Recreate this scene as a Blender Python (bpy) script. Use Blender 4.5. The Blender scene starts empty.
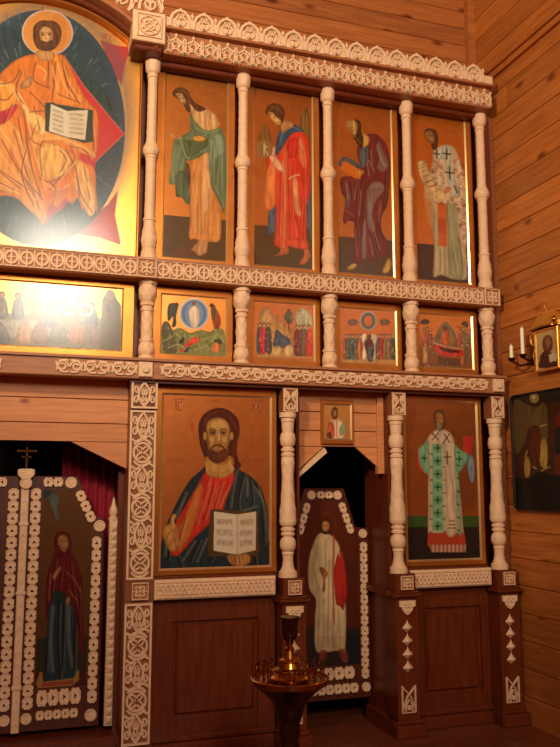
import bpy, bmesh, math, random
import numpy as np
from mathutils import Matrix, Vector
random.seed(7)
S = bpy.context.scene
COL = S.collection
PI = math.pi

# ------------------------------------------------------------------ camera
W = 0.46                                  # one bay of the screen
CAM = Vector((-1.2072 * W, -7.952 * W, 1.60))
yaw, pitch, roll = 0.32, 0.1396, 0.0006
fw = Vector((math.sin(yaw) * math.cos(pitch), math.cos(yaw) * math.cos(pitch), math.sin(pitch)))
rt = Vector((math.cos(yaw), -math.sin(yaw), 0)); up = rt.cross(fw)
cam_d = bpy.data.cameras.new('camera'); cam = bpy.data.objects.new('camera', cam_d); COL.objects.link(cam)
cam_d.sensor_fit = 'HORIZONTAL'; cam_d.sensor_width = 36; cam_d.lens = 792.57 / 560 * 36
cam_d.clip_start = .05
cam.matrix_world = Matrix(((rt.x, up.x, -fw.x, CAM.x), (rt.y, up.y, -fw.y, CAM.y), (rt.z, up.z, -fw.z, CAM.z), (0, 0, 0, 1)))
S.camera = cam

# ------------------------------------------------------------------ world, lights, exposure
S.view_settings.view_transform = 'Standard'; S.view_settings.look = 'None'
S.view_settings.gamma = 1; S.view_settings.use_curve_mapping = False
S.view_settings.exposure = 0.0
wd = bpy.data.worlds.new('world'); S.world = wd; wd.use_nodes = True
wd.node_tree.nodes['Background'].inputs[0].default_value = (.5, .6, .8, 1)
wd.node_tree.nodes['Background'].inputs[1].default_value = .2
def point(name, loc, power, color, radius):
    l = bpy.data.lights.new(name, 'POINT'); l.energy = power; l.color = color; l.shadow_soft_size = radius
    o = bpy.data.objects.new(name, l); o.location = loc; COL.objects.link(o); return o
def area(name, loc, aim, sx, sy, power, color):
    l = bpy.data.lights.new(name, 'AREA'); l.shape = 'RECTANGLE'; l.size = sx; l.size_y = sy; l.energy = power; l.color = color
    o = bpy.data.objects.new(name, l); o.location = loc
    o.rotation_euler = (Vector(aim) - Vector(loc)).to_track_quat('-Z', 'Y').to_euler(); COL.objects.link(o); return o
WARM = (1.0, .84, .56)
def spot(name, loc, aim, power, color, radius, cone, blend):
    l = bpy.data.lights.new(name, 'SPOT'); l.energy = power; l.color = color; l.shadow_soft_size = radius
    l.spot_size = math.radians(cone); l.spot_blend = blend
    o = bpy.data.objects.new(name, l); o.location = loc
    o.rotation_euler = (Vector(aim) - Vector(loc)).to_track_quat('-Z', 'Y').to_euler(); COL.objects.link(o); return o
spot('shaded_chandelier_light', (-1.9, -3.0, 3.9), (.35, 0, 3.55), 405, WARM, .17, 76, .72)
point('nave_fill', (0.3, -5.2, 4.9), 5, WARM, .2)  # weak fill added behind the camera, not a lamp of the church
area('rear_window_light', (-.12, -6.45, 4.22), (-.12, 0, 3.9), 1.0, 1.3, 170, (1, .90, .72))

# ------------------------------------------------------------------ helpers
def srgb(r, g, b):
    f = lambda v: (v / 255 / 12.92) if v / 255 <= .04045 else ((v / 255 + .055) / 1.055) ** 2.4
    return (f(r), f(g), f(b))
def put(o, parent=None):
    COL.objects.link(o)
    if parent is not None: o.parent = parent
    return o
def wloc(o):
    v = Vector((0, 0, 0))
    while o is not None: v = v + o.location; o = o.parent
    return v
def obj(name, bm, mat, parent=None, label=None, smooth=False, origin=None):
    """world-space bmesh -> ONE mesh object (vertices stored relative to its parent or origin)"""
    o0 = Vector(origin) if origin is not None else Vector((0, 0, 0))
    base = wloc(parent) if parent is not None else Vector((0, 0, 0))
    me = bpy.data.meshes.new(name)
    bmesh.ops.translate(bm, verts=bm.verts, vec=-(o0 if origin is not None else base))
    bm.to_mesh(me); bm.free()
    if smooth: me.shade_smooth(); me.set_sharp_from_angle(angle=.75)
    if mat: me.materials.append(mat)
    o = bpy.data.objects.new(name, me); put(o, parent)
    if origin is not None: o.location = o0 - base
    if label: o['label'] = label
    return o
def inst(name, me, loc, parent, rot=(0, 0, 0), scale=(1, 1, 1)):
    o = bpy.data.objects.new(name, me); put(o, parent)
    o.location = Vector(loc) - wloc(parent); o.rotation_euler = rot; o.scale = scale; return o
def mesh_of(bm, name, mat, smooth=False):
    me = bpy.data.meshes.new(name); bm.to_mesh(me); bm.free(); me.materials.append(mat)
    if smooth: me.shade_smooth(); me.set_sharp_from_angle(angle=.6)
    return me
def thing(name, label, cat, loc, group=None):
    o = bpy.data.objects.new(name, None); o.empty_display_size = .05; put(o); o.location = loc
    o['label'] = label; o['category'] = cat
    if group: o['group'] = group
    return o
def tag(o, label, cat, group=None):
    o['label'] = label; o['category'] = cat
    if group: o['group'] = group
    return o
def structure(o): o['kind'] = 'structure'; return o
def box(bm, x0, x1, y0, y1, z0, z1, bev=0, bx=None):
    """box; bev chamfers the edges of the face towards -Y"""
    b = bev; a = b if bx is None else bx
    P = [(x0, y1, z0), (x1, y1, z0), (x1, y1, z1), (x0, y1, z1), (x0, y0 + b, z0), (x1, y0 + b, z0), (x1, y0 + b, z1), (x0, y0 + b, z1)]
    F = [(0, 1, 2, 3), (0, 4, 5, 1), (1, 5, 6, 2), (2, 6, 7, 3), (3, 7, 4, 0)]
    if b:
        P += [(x0 + a, y0, z0 + b), (x1 - a, y0, z0 + b), (x1 - a, y0, z1 - b), (x0 + a, y0, z1 - b)]
        F += [(4, 8, 9, 5), (5, 9, 10, 6), (6, 10, 11, 7), (7, 11, 8, 4), (8, 11, 10, 9)]
    else: F += [(4, 7, 6, 5)]
    v = [bm.verts.new(p) for p in P]
    for f in F: bm.faces.new([v[i] for i in f])
def boxm(*a, **k):
    bm = bmesh.new(); box(bm, *a, **k); return bm
def prism(bm, poly, y0, y1, bev=0):
    """polygon in (x,z), counter-clockwise seen from -Y, between y0 (front) and y1 (back)"""
    n = len(poly); cx = sum(p[0] for p in poly) / n; cz = sum(p[1] for p in poly) / n
    bk = [bm.verts.new((x, y1, z)) for x, z in poly]
    md = [bm.verts.new((x, y0 + bev, z)) for x, z in poly]
    for i in range(n):
        j = (i + 1) % n; bm.faces.new((bk[j], bk[i], md[i], md[j]))
    if bev:
        fr = []
        for x, z in poly:
            d = math.hypot(x - cx, z - cz) or 1; k = max(0, 1 - bev / d)
            fr.append(bm.verts.new((cx + (x - cx) * k, y0, cz + (z - cz) * k)))
        for i in range(n):
            j = (i + 1) % n; bm.faces.new((md[j], md[i], fr[i], fr[j]))
    else: fr = md
    bm.faces.new(fr)
def ribbon(bm, pts, w, d, closed=False, y0=0.0, tw=.55):
    """raised carved band along a path in (x,z); w half width, d relief towards -Y"""
    n = len(pts); rows = []
    for i, (x, z) in enumerate(pts):
        if closed: a, b = pts[i - 1], pts[(i + 1) % n]
        else: a, b = pts[max(i - 1, 0)], pts[min(i + 1, n - 1)]
        tx, tz = b[0] - a[0], b[1] - a[1]; L = math.hypot(tx, tz) or 1; nx, nz = -tz / L, tx / L
        rows.append([bm.verts.new((x + nx * w * s, y0 - dd, z + nz * w * s)) for s, dd in ((1, 0), (tw, d), (-tw, d), (-1, 0))])
    for i in range(n if closed else n - 1):
        r, q = rows[i], rows[(i + 1) % n]
        for k in range(3): bm.faces.new((r[k], r[k + 1], q[k + 1], q[k]))
    if not closed:
        bm.faces.new(rows[0][::-1]); bm.faces.new(rows[-1])
def ell(cx, cz, rx, rz, n=14, a0=0, a1=2 * PI, rot=0):
    m = n if abs(a1 - a0) < 2 * PI - 1e-6 else n
    den = n - 1 if abs(a1 - a0) < 2 * PI - 1e-6 else n
    P = []
    for i in range(m):
        a = a0 + (a1 - a0) * i / den; x, z = rx * math.cos(a), rz * math.sin(a)
        P.append((cx + x * math.cos(rot) - z * math.sin(rot), cz + x * math.sin(rot) + z * math.cos(rot)))
    return P
def annulus(bm, outer, inner, y0, d):
    n = len(outer)
    ob = [bm.verts.new((x, y0, z)) for x, z in outer]; ot = [bm.verts.new((x * .94 + inner[i][0] * .06, y0 - d, z * .94 + inner[i][1] * .06)) for i, (x, z) in enumerate(outer)]
    it = [bm.verts.new((x, y0 - d, z)) for x, z in inner]; ib = [bm.verts.new((x, y0, z)) for x, z in inner]
    for i in range(n):
        j = (i + 1) % n
        for p, q in ((ob, ot), (ot, it), (it, ib)): bm.faces.new((p[i], q[i], q[j], p[j]))
def disc(bm, cx, cz, r, y0, d, n=14, bev=.3):
    prism(bm, ell(cx, cz, r, r, n), y0 - d, y0, bev * min(d, r))
def lathe(bm, cx, cy, prof, seg=20, relief=None, cap=True):
    """prof: list of (z, r); relief(z, theta) multiplies r"""
    rows = []
    for z, r in prof:
        rows.append([bm.verts.new((cx + r * (relief(z, a) if relief else 1) * math.cos(a), cy + r * (relief(z, a) if relief else 1) * math.sin(a), z)) for a in [2 * PI * k / seg for k in range(seg)]])
    for i in range(len(rows) - 1):
        for k in range(seg):
            j = (k + 1) % seg; bm.faces.new((rows[i][k], rows[i][j], rows[i + 1][j], rows[i + 1][k]))
    if cap:
        bm.faces.new(rows[0][::-1]); bm.faces.new(rows[-1])
def dense(prof, step):
    out = []
    for (z0, r0), (z1, r1) in zip(prof, prof[1:]):
        n = max(1, int(abs(z1 - z0) / step))
        for i in range(n):
            t = i / n; s = t * t * (3 - 2 * t); out.append((z0 + (z1 - z0) * t, r0 + (r1 - r0) * s))
    out.append(prof[-1]); return out
def tube(bm, pts, r, seg=8):
    pts = [Vector(p) for p in pts]; rows = []; prev = None
    for i, p in enumerate(pts):
        t = (pts[min(i + 1, len(pts) - 1)] - pts[max(i - 1, 0)]).normalized()
        a = t.cross(Vector((0, 0, 1)) if abs(t.z) < .9 else Vector((1, 0, 0))).normalized(); b = t.cross(a)
        rr = r[i] if isinstance(r, (list, tuple)) else r
        rows.append([bm.verts.new(p + a * rr * math.cos(2 * PI * k / seg) + b * rr * math.sin(2 * PI * k / seg)) for k in range(seg)])
    for i in range(len(rows) - 1):
        for k in range(seg): bm.faces.new((rows[i][k], rows[i][(k + 1) % seg], rows[i + 1][(k + 1) % seg], rows[i + 1][k]))
    bm.faces.new(rows[0][::-1]); bm.faces.new(rows[-1])

# ------------------------------------------------------------------ materials
def mat(name, col, rough=.5, metal=0, spec=.4, coat=0, noise=None, grain=None, bump=0, rnd=0, knots=False, trans=0, emit=None):
    """grain=(sx,sy,sz) stretches the wood noise; rnd varies brightness from object to object"""
    m = bpy.data.materials.new(name); m.use_nodes = True; nt = m.node_tree; N = nt.nodes; L = nt.links
    b = N['Principled BSDF']; b.inputs['Roughness'].default_value = rough; b.inputs['Metallic'].default_value = metal
    b.inputs['Specular IOR Level'].default_value = spec; b.inputs['Coat Weight'].default_value = coat; b.inputs['Coat Roughness'].default_value = .12
    b.inputs['Transmission Weight'].default_value = trans
    c = srgb(*col); b.inputs['Base Color'].default_value = (*c, 1)
    if emit: b.inputs['Emission Color'].default_value = (*srgb(*emit[0]), 1); b.inputs['Emission Strength'].default_value = emit[1]
    if grain or noise:
        tc = N.new('ShaderNodeTexCoord'); mp = N.new('ShaderNodeMapping'); L.new(tc.outputs['Object'], mp.inputs[0])
        mp.inputs['Scale'].default_value = grain or (1, 1, 1)
        if rnd:
            oi = N.new('ShaderNodeObjectInfo'); ml = N.new('ShaderNodeMath'); ml.operation = 'MULTIPLY'; ml.inputs[1].default_value = 37.
            L.new(oi.outputs['Random'], ml.inputs[0]); L.new(ml.outputs[0], mp.inputs['Location'])
        nz = N.new('ShaderNodeTexNoise'); nz.inputs['Scale'].default_value = noise[0] if noise else 6; nz.inputs['Detail'].default_value = 4
        nz.inputs['Distortion'].default_value = .6 if grain else 0
        L.new(mp.outputs[0], nz.inputs['Vector'])
        k = noise[1] if noise else .3
        rp = N.new('ShaderNodeValToRGB'); rp.color_ramp.elements[0].position = .3; rp.color_ramp.elements[1].position = .72
        rp.color_ramp.elements[0].color = (c[0] * (1 - k), c[1] * (1 - k * 1.15), c[2] * (1 - k * 1.25), 1)
        rp.color_ramp.elements[1].color = (min(1, c[0] * (1 + k * .5)), min(1, c[1] * (1 + k * .5)), min(1, c[2] * (1 + k * .45)), 1)
        L.new(nz.outputs['Fac'], rp.inputs[0]); out = rp.outputs[0]
        if knots:
            mk = N.new('ShaderNodeMapping'); mk.inputs['Scale'].default_value = knots; L.new(tc.outputs['Object'], mk.inputs[0])
            if rnd: L.new(ml.outputs[0], mk.inputs['Location'])
            vo = N.new('ShaderNodeTexVoronoi'); vo.inputs['Scale'].default_value = 1; L.new(mk.outputs[0], vo.inputs['Vector'])
            kr = N.new('ShaderNodeValToRGB'); kr.color_ramp.elements[0].position = .06; kr.color_ramp.elements[1].position = .16
            kr.color_ramp.elements[0].color = (.38, .22, .15, 1); kr.color_ramp.elements[1].color = (1, 1, 1, 1)
            L.new(vo.outputs['Distance'], kr.inputs[0])
            mx = N.new('ShaderNodeMixRGB'); mx.blend_type = 'MULTIPLY'; mx.inputs[0].default_value = 1
            L.new(out, mx.inputs[1]); L.new(kr.outputs[0], mx.inputs[2]); out = mx.outputs[0]
        if rnd:
            mr = N.new('ShaderNodeMapRange'); mr.inputs['To Min'].default_value = 1 - rnd; mr.inputs['To Max'].default_value = 1 + rnd * .6
            L.new(oi.outputs['Random'], mr.inputs['Value'])
            mx2 = N.new('ShaderNodeVectorMath'); mx2.operation = 'SCALE'; L.new(out, mx2.inputs[0]); L.new(mr.outputs[0], mx2.inputs['Scale']); out = mx2.outputs[0]
        L.new(out, b.inputs['Base Color'])
        if bump:
            bp = N.new('ShaderNodeBump'); bp.inputs['Strength'].default_value = bump; bp.inputs['Distance'].default_value = .004
            L.new(nz.outputs['Fac'], bp.inputs['Height']); L.new(bp.outputs[0], b.inputs['Normal'])
    return m
CREAM = mat('pale_carved_linden', (232, 192, 154), .6, noise=(40, .14), bump=.2)
CREAM2 = mat('pale_turned_linden', (232, 190, 152), .55, noise=(30, .12), bump=.15)
SCREEN = mat('screen_wood', (142, 82, 48), .42, grain=(2, 30, 30), noise=(3, .3), bump=.12)
BEAMW = mat('beam_wood', (172, 108, 68), .45, grain=(2, 30, 30), noise=(3, .22), bump=.12)
PANELW = mat('panel_wood_red', (106, 44, 18), .36, grain=(22, 22, 2), noise=(3, .3), bump=.1)
PINE = mat('pine_board', (212, 136, 84), .5, grain=(1.6, 22, 22), noise=(3, .2), bump=.15, rnd=.12, knots=(5, 1, 8))
WALLW = mat('log_wall_pine', (190, 112, 50), .38, grain=(22, 1.3, 22), noise=(3, .3), bump=.2, rnd=.22, knots=(1, 3.2, 7))
BACKW = mat('back_wall_pine', (174, 100, 50), .45, grain=(1.3, 22, 22), noise=(3, .28), bump=.2, rnd=.15, knots=(3, 1, 7))
FLOORW = mat('floor_board', (120, 62, 38), .3, grain=(1.5, 24, 24), noise=(3, .35), bump=.1, rnd=.15)
PLASTER = mat('room_pine', (186, 120, 70), .6, grain=(1.5, 20, 20), noise=(3, .2))
GILTEDGE = mat('polished_gilt_edge', (255, 222, 165), .26, metal=.85, noise=(7, .05))
GILT = mat('gilt_border', (202, 124, 52), .30, metal=.72, noise=(7, .16), bump=.03)
BRASS = mat('brass', (178, 122, 48), .22, metal=1.0, noise=(12, .15))
DKBRASS = mat('dark_brass', (84, 52, 26), .32, metal=.9, noise=(12, .2))
CURT = mat('dark_red_curtain', (150, 18, 40), .85, grain=(30, 30, 1), noise=(3, .4))
DARKW = mat('altar_room_shade', (30, 20, 16), .9, noise=(5, .3))  # near-black: the unlit altar room's shade is put into the colour
WAX = mat('wax', (246, 234, 210), .4, spec=.5, noise=(10, .04))
GLASS = mat('dark_red_glass', (34, 6, 8), .06, spec=.8, coat=.6, noise=(4, .1))
DOORW = mat('door_wood_red', (84, 34, 17), .42, grain=(20, 20, 2), noise=(3, .3), bump=.1)
LBRASS = mat('pale_brass', (222, 160, 70), .32, metal=.65, noise=(12, .15))
BLACK = mat('black_lacquer', (20, 13, 10), .55, noise=(8, .2))
def paint_mat(name='tempera_and_gold', coat=1.0):
    m = bpy.data.materials.new(name); m.use_nodes = True; nt = m.node_tree; N = nt.nodes; L = nt.links
    b = N['Principled BSDF']; a = N.new('ShaderNodeAttribute'); a.attribute_name = 'Col'
    tc = N.new('ShaderNodeTexCoord'); nz = N.new('ShaderNodeTexNoise'); nz.inputs['Scale'].default_value = 26; nz.inputs['Detail'].default_value = 5
    L.new(tc.outputs['Object'], nz.inputs['Vector'])
    mr = N.new('ShaderNodeMapRange'); mr.inputs['To Min'].default_value = .84; mr.inputs['To Max'].default_value = 1.16; L.new(nz.outputs['Fac'], mr.inputs['Value'])
    sc = N.new('ShaderNodeVectorMath'); sc.operation = 'SCALE'; L.new(a.outputs['Color'], sc.inputs[0]); L.new(mr.outputs[0], sc.inputs['Scale'])
    L.new(sc.outputs[0], b.inputs['Base Color'])
    mt = N.new('ShaderNodeMath'); mt.operation = 'MULTIPLY'; mt.inputs[1].default_value = .72; L.new(a.outputs['Alpha'], mt.inputs[0]); L.new(mt.outputs[0], b.inputs['Metallic'])
    b.inputs['Roughness'].default_value = .33; b.inputs['Specular IOR Level'].default_value = .12; b.inputs['Coat Weight'].default_value = coat; b.inputs['Coat Roughness'].default_value = .165
    return m
PAINT = paint_mat()
PAINT2 = paint_mat('matt_oil_paint', .12)
# ------------------------------------------------------------------ the room
XR = 1.93
def planked(name, xs_fn, mat_, root_mesh_bm, n, h, z0, axis, a0, a1, pos, depth, joints, seed):
    """a wall made of horizontal planks, each its own child; axis 'Y' wall faces -X at x=pos; axis 'X' wall faces -Y at y=pos"""
    root = structure(obj(name, root_mesh_bm, mat_))
    rr = random.Random(seed)
    for i in range(n):
        za, zb = z0 + i * h + .0012, z0 + (i + 1) * h - .0012
        cuts = sorted(set([a0] + [a0 + (a1 - a0) * j for j in joints[i % len(joints)]] + [a1]))
        for p, q in zip(cuts, cuts[1:]):
            if q - p < .05: continue
            bm = bmesh.new(); b = .0032
            bx = (p + .0003, q - .0003)
            box(bm, bx[0], bx[1], -depth, 0, za, zb, b, 0.)
            if axis == 'Y': bmesh.ops.transform(bm, matrix=Matrix(((0, 1, 0, pos), (1, 0, 0, 0), (0, 0, 1, 0), (0, 0, 0, 1))), verts=bm.verts); bmesh.ops.reverse_faces(bm, faces=bm.faces)
            else: bmesh.ops.translate(bm, vec=(0, pos, 0), verts=bm.verts)
            c = ((p + q) / 2, pos, za) if axis == 'X' else (pos, (p + q) / 2, za)
            obj('plank', bm, mat_, root, origin=c)
    return root
# right wall: planks proud of a solid wall
wr = planked('wall_right', None, WALLW, boxm(XR + .02, XR + .2, -6.6, 3.0, -.1, 5.6), 41, .1355, 0.006, 'Y', -6.6, .35, XR + .02, .02, # joints below
            
             [(.58,), (.35,), (.955,), (.45, .93), (.6,), (.9,), (.5,), (.78,)], 3)
rail = obj('moulding', boxm(XR - .035, XR, -6.5, .18, 3.92, 3.985), WALLW, wr, origin=(XR, -.5, 3.95))
rail2 = obj('moulding', boxm(XR - .02, XR, -6.5, .18, 3.885, 3.92), WALLW, wr, origin=(XR, -.5, 3.9))
wb = planked('wall_back', None, BACKW, boxm(-3.2, XR, .21, .32, 3.60, 5.6), 17, .108, 3.66, 'X', -3.2, XR - .04, .21, .02, [(.35,), (.72,), (.5,), (.2, .8)], 5)
obj('corner_post', boxm(XR - .045, XR, .15, .21, 3.6, 5.6), BACKW, wb, origin=(XR - .02, .18, 4.4))
structure(obj('wall_left', boxm(-3.3, -3.2, -6.6, 3.0, -.1, 5.6), PLASTER))
# rear wall with a window opening in front of which the daylight enters
bm = bmesh.new(); Yr = -6.6
wx0, wx1, wz0, wz1 = -.9, .42, 3.42, 5.2
for a in ((-3.3, wx0, -.1, 5.6), (wx1, XR + .2, -.1, 5.6), (wx0, wx1, -.1, wz0), (wx0, wx1, wz1, 5.6)):
    box(bm, a[0], a[1], Yr - .12, Yr, a[2], a[3])
rw = structure(obj('wall_rear', bm, PLASTER))
bm = bmesh.new()
for a in ((wx0, wx0 + .05, wz0, wz1), (wx1 - .05, wx1, wz0, wz1), (wx0, wx1, wz0, wz0 + .05), (wx0, wx1, wz1 - .05, wz1)): box(bm, a[0], a[1], Yr - .06, Yr + .02, a[2], a[3])
structure(obj('window_1', bm, PINE))
structure(obj('ceiling', boxm(-3.3, XR + .2, -6.7, 3.0, 5.5, 5.6), PLASTER))
# floors: nave at 0, raised solea at .42
ZS = .42
structure(obj('floor', boxm(-3.3, XR + .2, -6.7, 3.0, -.1, 0), FLOORW))
so = obj('floor_solea', boxm(-3.2, XR, -.8, 3.0, 0.0, ZS - .02), FLOORW); structure(so)
y = -.8; k = 0
while y < .3:
    obj('plank', boxm(-3.2, XR, y + .0015, y + .1185, ZS - .02, ZS), FLOORW, so, origin=(.6, y, ZS)); y += .12; k += 1
obj('plank', boxm(-3.2, XR, y, 3.0, ZS - .02, ZS), FLOORW, so, origin=(.6, y, ZS))
# altar room behind the screen
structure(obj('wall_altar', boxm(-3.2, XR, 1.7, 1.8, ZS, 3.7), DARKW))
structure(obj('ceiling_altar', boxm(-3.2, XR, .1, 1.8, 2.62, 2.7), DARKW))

# ------------------------------------------------------------------ carved motifs (each is one small shared mesh)
def m_cross_c():            # upper beam: two facing C's around a barred cross
    bm = bmesh.new(); d = .008
    ribbon(bm, ell(0, 0, .026, .028, 12), .0066, d, True, tw=.7)
    ribbon(bm, [(0, -.040), (0, .040)], .0052, d * 1.1, tw=.7)
    ribbon(bm, [(-.017, 0), (.017, 0)], .0045, d * .9)
    for s in (-1, 1): ribbon(bm, [(-.034, .0405 * s), (.034, .0405 * s)], .004, d * .9)
    for s in (-1, 1): ribbon(bm, [(.0325 * s, -.040), (.0325 * s, .040)], .0042, d * .8)
    return mesh_of(bm, 'beam_rosette', CREAM)
def m_scroll():             # lower beam: mirrored vine scrolls
    bm = bmesh.new(); d = .009
    for s in (-1, 1):
        sp = [(s * .03 + s * (.026 - .0175 * t) * math.cos(PI * 1.0 + 2.9 * PI * t * -1), (.024 - .0165 * t) * math.sin(PI * 1.0 + 2.9 * PI * t * -1)) for t in [i / 15 for i in range(16)]]
        ribbon(bm, sp, .0055, d, tw=.7)
        ribbon(bm, [(s * .004, -.024), (s * .018, -.026), (s * .034, -.024), (s * .052, -.006), (s * .058, .018)], .0052, d * .9, tw=.7)
        ribbon(bm, [(s * .004, .024), (s * .02, .0255), (s * .04, .024), (s * .056, -.02)], .0048, d * .8, tw=.7)
    disc(bm, 0, 0, .007, 0, d)
    return mesh_of(bm, 'vine_scroll', CREAM)
def m_arch_low():           # cornice, lower row: pointed keyhole with knotwork and a bud
    bm = bmesh.new(); d = .010
    ribbon(bm, [(-.040, -.048), (-.038, -.010), (-.026, .012), (-.008, .022), (0, .034), (.008, .022), (.026, .012), (.038, -.010), (.040, -.048)], .0066, d, tw=.7)
    ribbon(bm, ell(0, -.008, .018, .020, 10), .0052, d * .9, True)
    ribbon(bm, [(-.036, -.046), (-.012, -.030), (.012, -.012), (.034, .004)], .005, d)
    ribbon(bm, [(.036, -.046), (.012, -.030), (-.012, -.012), (-.034, .004)], .005, d)
    for s in (-1, 1): ribbon(bm, [(s * .043, -.004), (s * .036, .016), (s * .043, .040)], .0055, d)
    for s in (-1, 1): ribbon(bm, [(s * .043, -.048), (s * .030, -.034), (s * .020, -.048)], .0045, d)
    
    prism(bm, [(0, .030), (.009, .041), (0, .054), (-.009, .041)], -d * 1.3, 0, .002)
    return mesh_of(bm, 'keyhole_arch', CREAM)
def m_arch_up():            # cornice, crest: round arch with a tulip, pierced silhouette
    bm = bmesh.new(); d = .016
    P = [(-.053, -.045), (-.050, -.01), (-.038, .020), (-.018, .038), (0, .043), (.018, .038), (.038, .020), (.050, -.01), (.053, -.045)]
    for y0, dd in ((0, d),): ribbon(bm, P, .0092, dd, False, y0, .7)
    ribbon(bm, [(0, -.042), (0, .020)], .0078, d * .9)
    for s in (-1, 1):
        ribbon(bm, [(0, -.038), (s * .016, -.030), (s * .026, -.012), (s * .020, .006), (s * .010, .000)], .0078, d * .9)
        ribbon(bm, [(0, -.008), (s * .010, .004), (s * .014, .020), (s * .004, .026)], .006, d * .9)
    prism(bm, ell(0, .046, .010, .010, 8), -d, 0, .003)
    prism(bm, [(.057, -.044), (.066, -.02), (.0585, .010), (.066, .024), (.057, .040), (.048, .024), (.0555, .010), (.048, -.02)], -d, 0, .002)
    return mesh_of(bm, 'crest_arch', CREAM)
def m_quatre(r=.036, d=.009, fr=True):   # small square boss with a four-petal flower
    bm = bmesh.new()
    if fr:
        s = r * 1.12
        ribbon(bm, [(-s, -s), (s, -s), (s, s), (-s, s)], r * .13, d, True)
    for a in range(4):
        t = a * PI / 2 + PI / 4
        ribbon(bm, ell(r * .45 * math.cos(t), r * .45 * math.sin(t), r * .42, r * .24, 8, rot=t), r * .13, d, True)
        ribbon(bm, [(0, 0), (r * .95 * math.cos(t + PI / 4), r * .95 * math.sin(t + PI / 4))], r * .11, d * .9)
    disc(bm, 0, 0, r * .2, 0, d * 1.2, 10)
    return mesh_of(bm, 'flower_carving', CREAM)
def m_palmette(p=.0535, w=.0235, d=.010):
    """door strip unit: scalloped plate with a heart shaped hole"""
    bm = bmesh.new()
    H = [(.50, -.50), (.60, -.42), (.95, -.33), (1.0, -.14), (.86, -.02), (1.0, .12), (.96, .32), (.62, .42), (.50, .50)]
    O = [(x * w, z * p) for x, z in H] + [(-x * w, z * p) for x, z in H[::-1]]
    n = len(O); I = []
    for x, z in O:
        a = math.atan2(z, x); r = .0066 * (1 + .38 * math.cos(3 * (a - PI / 2)))
        I.append((r * math.cos(a), r * math.sin(a) - .001))
    annulus(bm, O, I, 0, d)
    for s in (-1, 1): ribbon(bm, [(s * w * .30, p * .46), (s * w * .72, p * .26), (s * w * .55, p * .02), (s * w * .80, -p * .22)], .0024, d * 1.4)
    return mesh_of(bm, 'palmette', CREAM)
def m_roundel(r=.027, d=.012):
    bm = bmesh.new(); disc(bm, 0, 0, r, 0, d * .7, 16)
    ribbon(bm, ell(0, 0, r * .82, r * .82, 14), r * .10, d, True)
    for a in range(6): ribbon(bm, [(0, 0), (r * .68 * math.cos(a * PI / 3), r * .68 * math.sin(a * PI / 3))], r * .12, d)
    return mesh_of(bm, 'roundel', CREAM)
M_CC, M_SC, M_AL, M_AU, M_Q, M_PAL, M_RD = m_cross_c(), m_scroll(), m_arch_low(), m_arch_up(), m_quatre(), m_palmette(), m_roundel()

def lattice(bm, x0, x1, z0, z1, y0, n, style=0):
    """pierced panel: frame plus interlaced circles, almonds and leaves"""
    cx = (x0 + x1) / 2; hw = (x1 - x0) / 2; f = hw * .15; d = .009
    prism(bm, [(x0, z0), (x0 + f, z0), (x0 + f, z1), (x0, z1)], y0 - d, y0)
    prism(bm, [(x1 - f, z0), (x1, z0), (x1, z1), (x1 - f, z1)], y0 - d, y0)
    prism(bm, [(x0 + f, z0), (x1 - f, z0), (x1 - f, z0 + f), (x0 + f, z0 + f)], y0 - d, y0)
    prism(bm, [(x0 + f, z1 - f), (x1 - f, z1 - f), (x1 - f, z1), (x0 + f, z1)], y0 - d, y0)
    iw = hw - f; a0, a1 = z0 + f, z1 - f; p = (a1 - a0) / n; w = hw * .112
    for i in range(n):
        c = a0 + (i + .5) * p; h = p / 2
        if (i + style) % 2 == 0:
            ribbon(bm, ell(cx, c, iw * .80, h * .72, 16), w, d, True, y0)
            for k in range(4):
                t = PI / 4 + k * PI / 2
                ribbon(bm, ell(cx + iw * .36 * math.cos(t), c + h * .34 * math.sin(t), iw * .34, iw * .19, 8, rot=t), w * .7, d * .9, True, y0)
            for s in (-1, 1):
                ribbon(bm, ell(cx, c, iw * .97, h * .98, 7, s * PI / 2 - .9, s * PI / 2 + .9), w, d * .9, False, y0)
        else:
            A = [(cx + s * iw * .52 * math.sin(PI * t), c - h + 2 * h * t) for s in (-1,) for t in [q / 8 for q in range(9)]]
            B = [(2 * cx - x, z) for x, z in A]
            ribbon(bm, A, w, d, False, y0); ribbon(bm, B, w, d * 1.05, False, y0)
            ribbon(bm, [(cx, c - h * .8), (cx, c + h * .6)], w * .8, d, False, y0)
            ribbon(bm, ell(cx, c + h * .18, iw * .22, h * .3, 8), w * .8, d, True, y0)
            ribbon(bm, ell(cx, c - h * .38, iw * .2, h * .2, 8), w * .8, d, True, y0)
            for s in (-1, 1):
                for q in (-1, 1):
                    sp = [(cx + s * (iw * .72 + iw * .26 * (1 - t * .6) * math.cos(PI + 2.4 * PI * t)), c + q * (h * .45 + h * .34 * (1 - t * .6) * math.sin(PI + 2.4 * PI * t))) for t in [u / 9 for u in range(10)]]
                    ribbon(bm, sp, w * .8, d * .9, False, y0)
        if i:
            z = a0 + i * p
            for s in (-1, 1): ribbon(bm, [(cx, z), (cx + s * iw * .55, z + h * .25 * s), (cx + s * iw, z)], w, d, False, y0)

# ------------------------------------------------------------------ the screen
scr = thing('icon_screen', 'tall wooden icon screen with pale carved columns, beams and pilasters filling the wall', 'icon screen', (0.45, 0, ZS))
def P_(name, bm, m=SCREEN, label=None, **k): return obj(name, bm, m, scr, label, **k)
def carve(name, me, x, y, z, parent, rot=(0, 0, 0), s=1): return inst(name, me, (x, y, z), parent, rot, (s, s, s) if not isinstance(s, tuple) else s)
XL, XE = -1.12, 1.875
COLX = [0, W, 2 * W, 3 * W, 4 * W]
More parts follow.
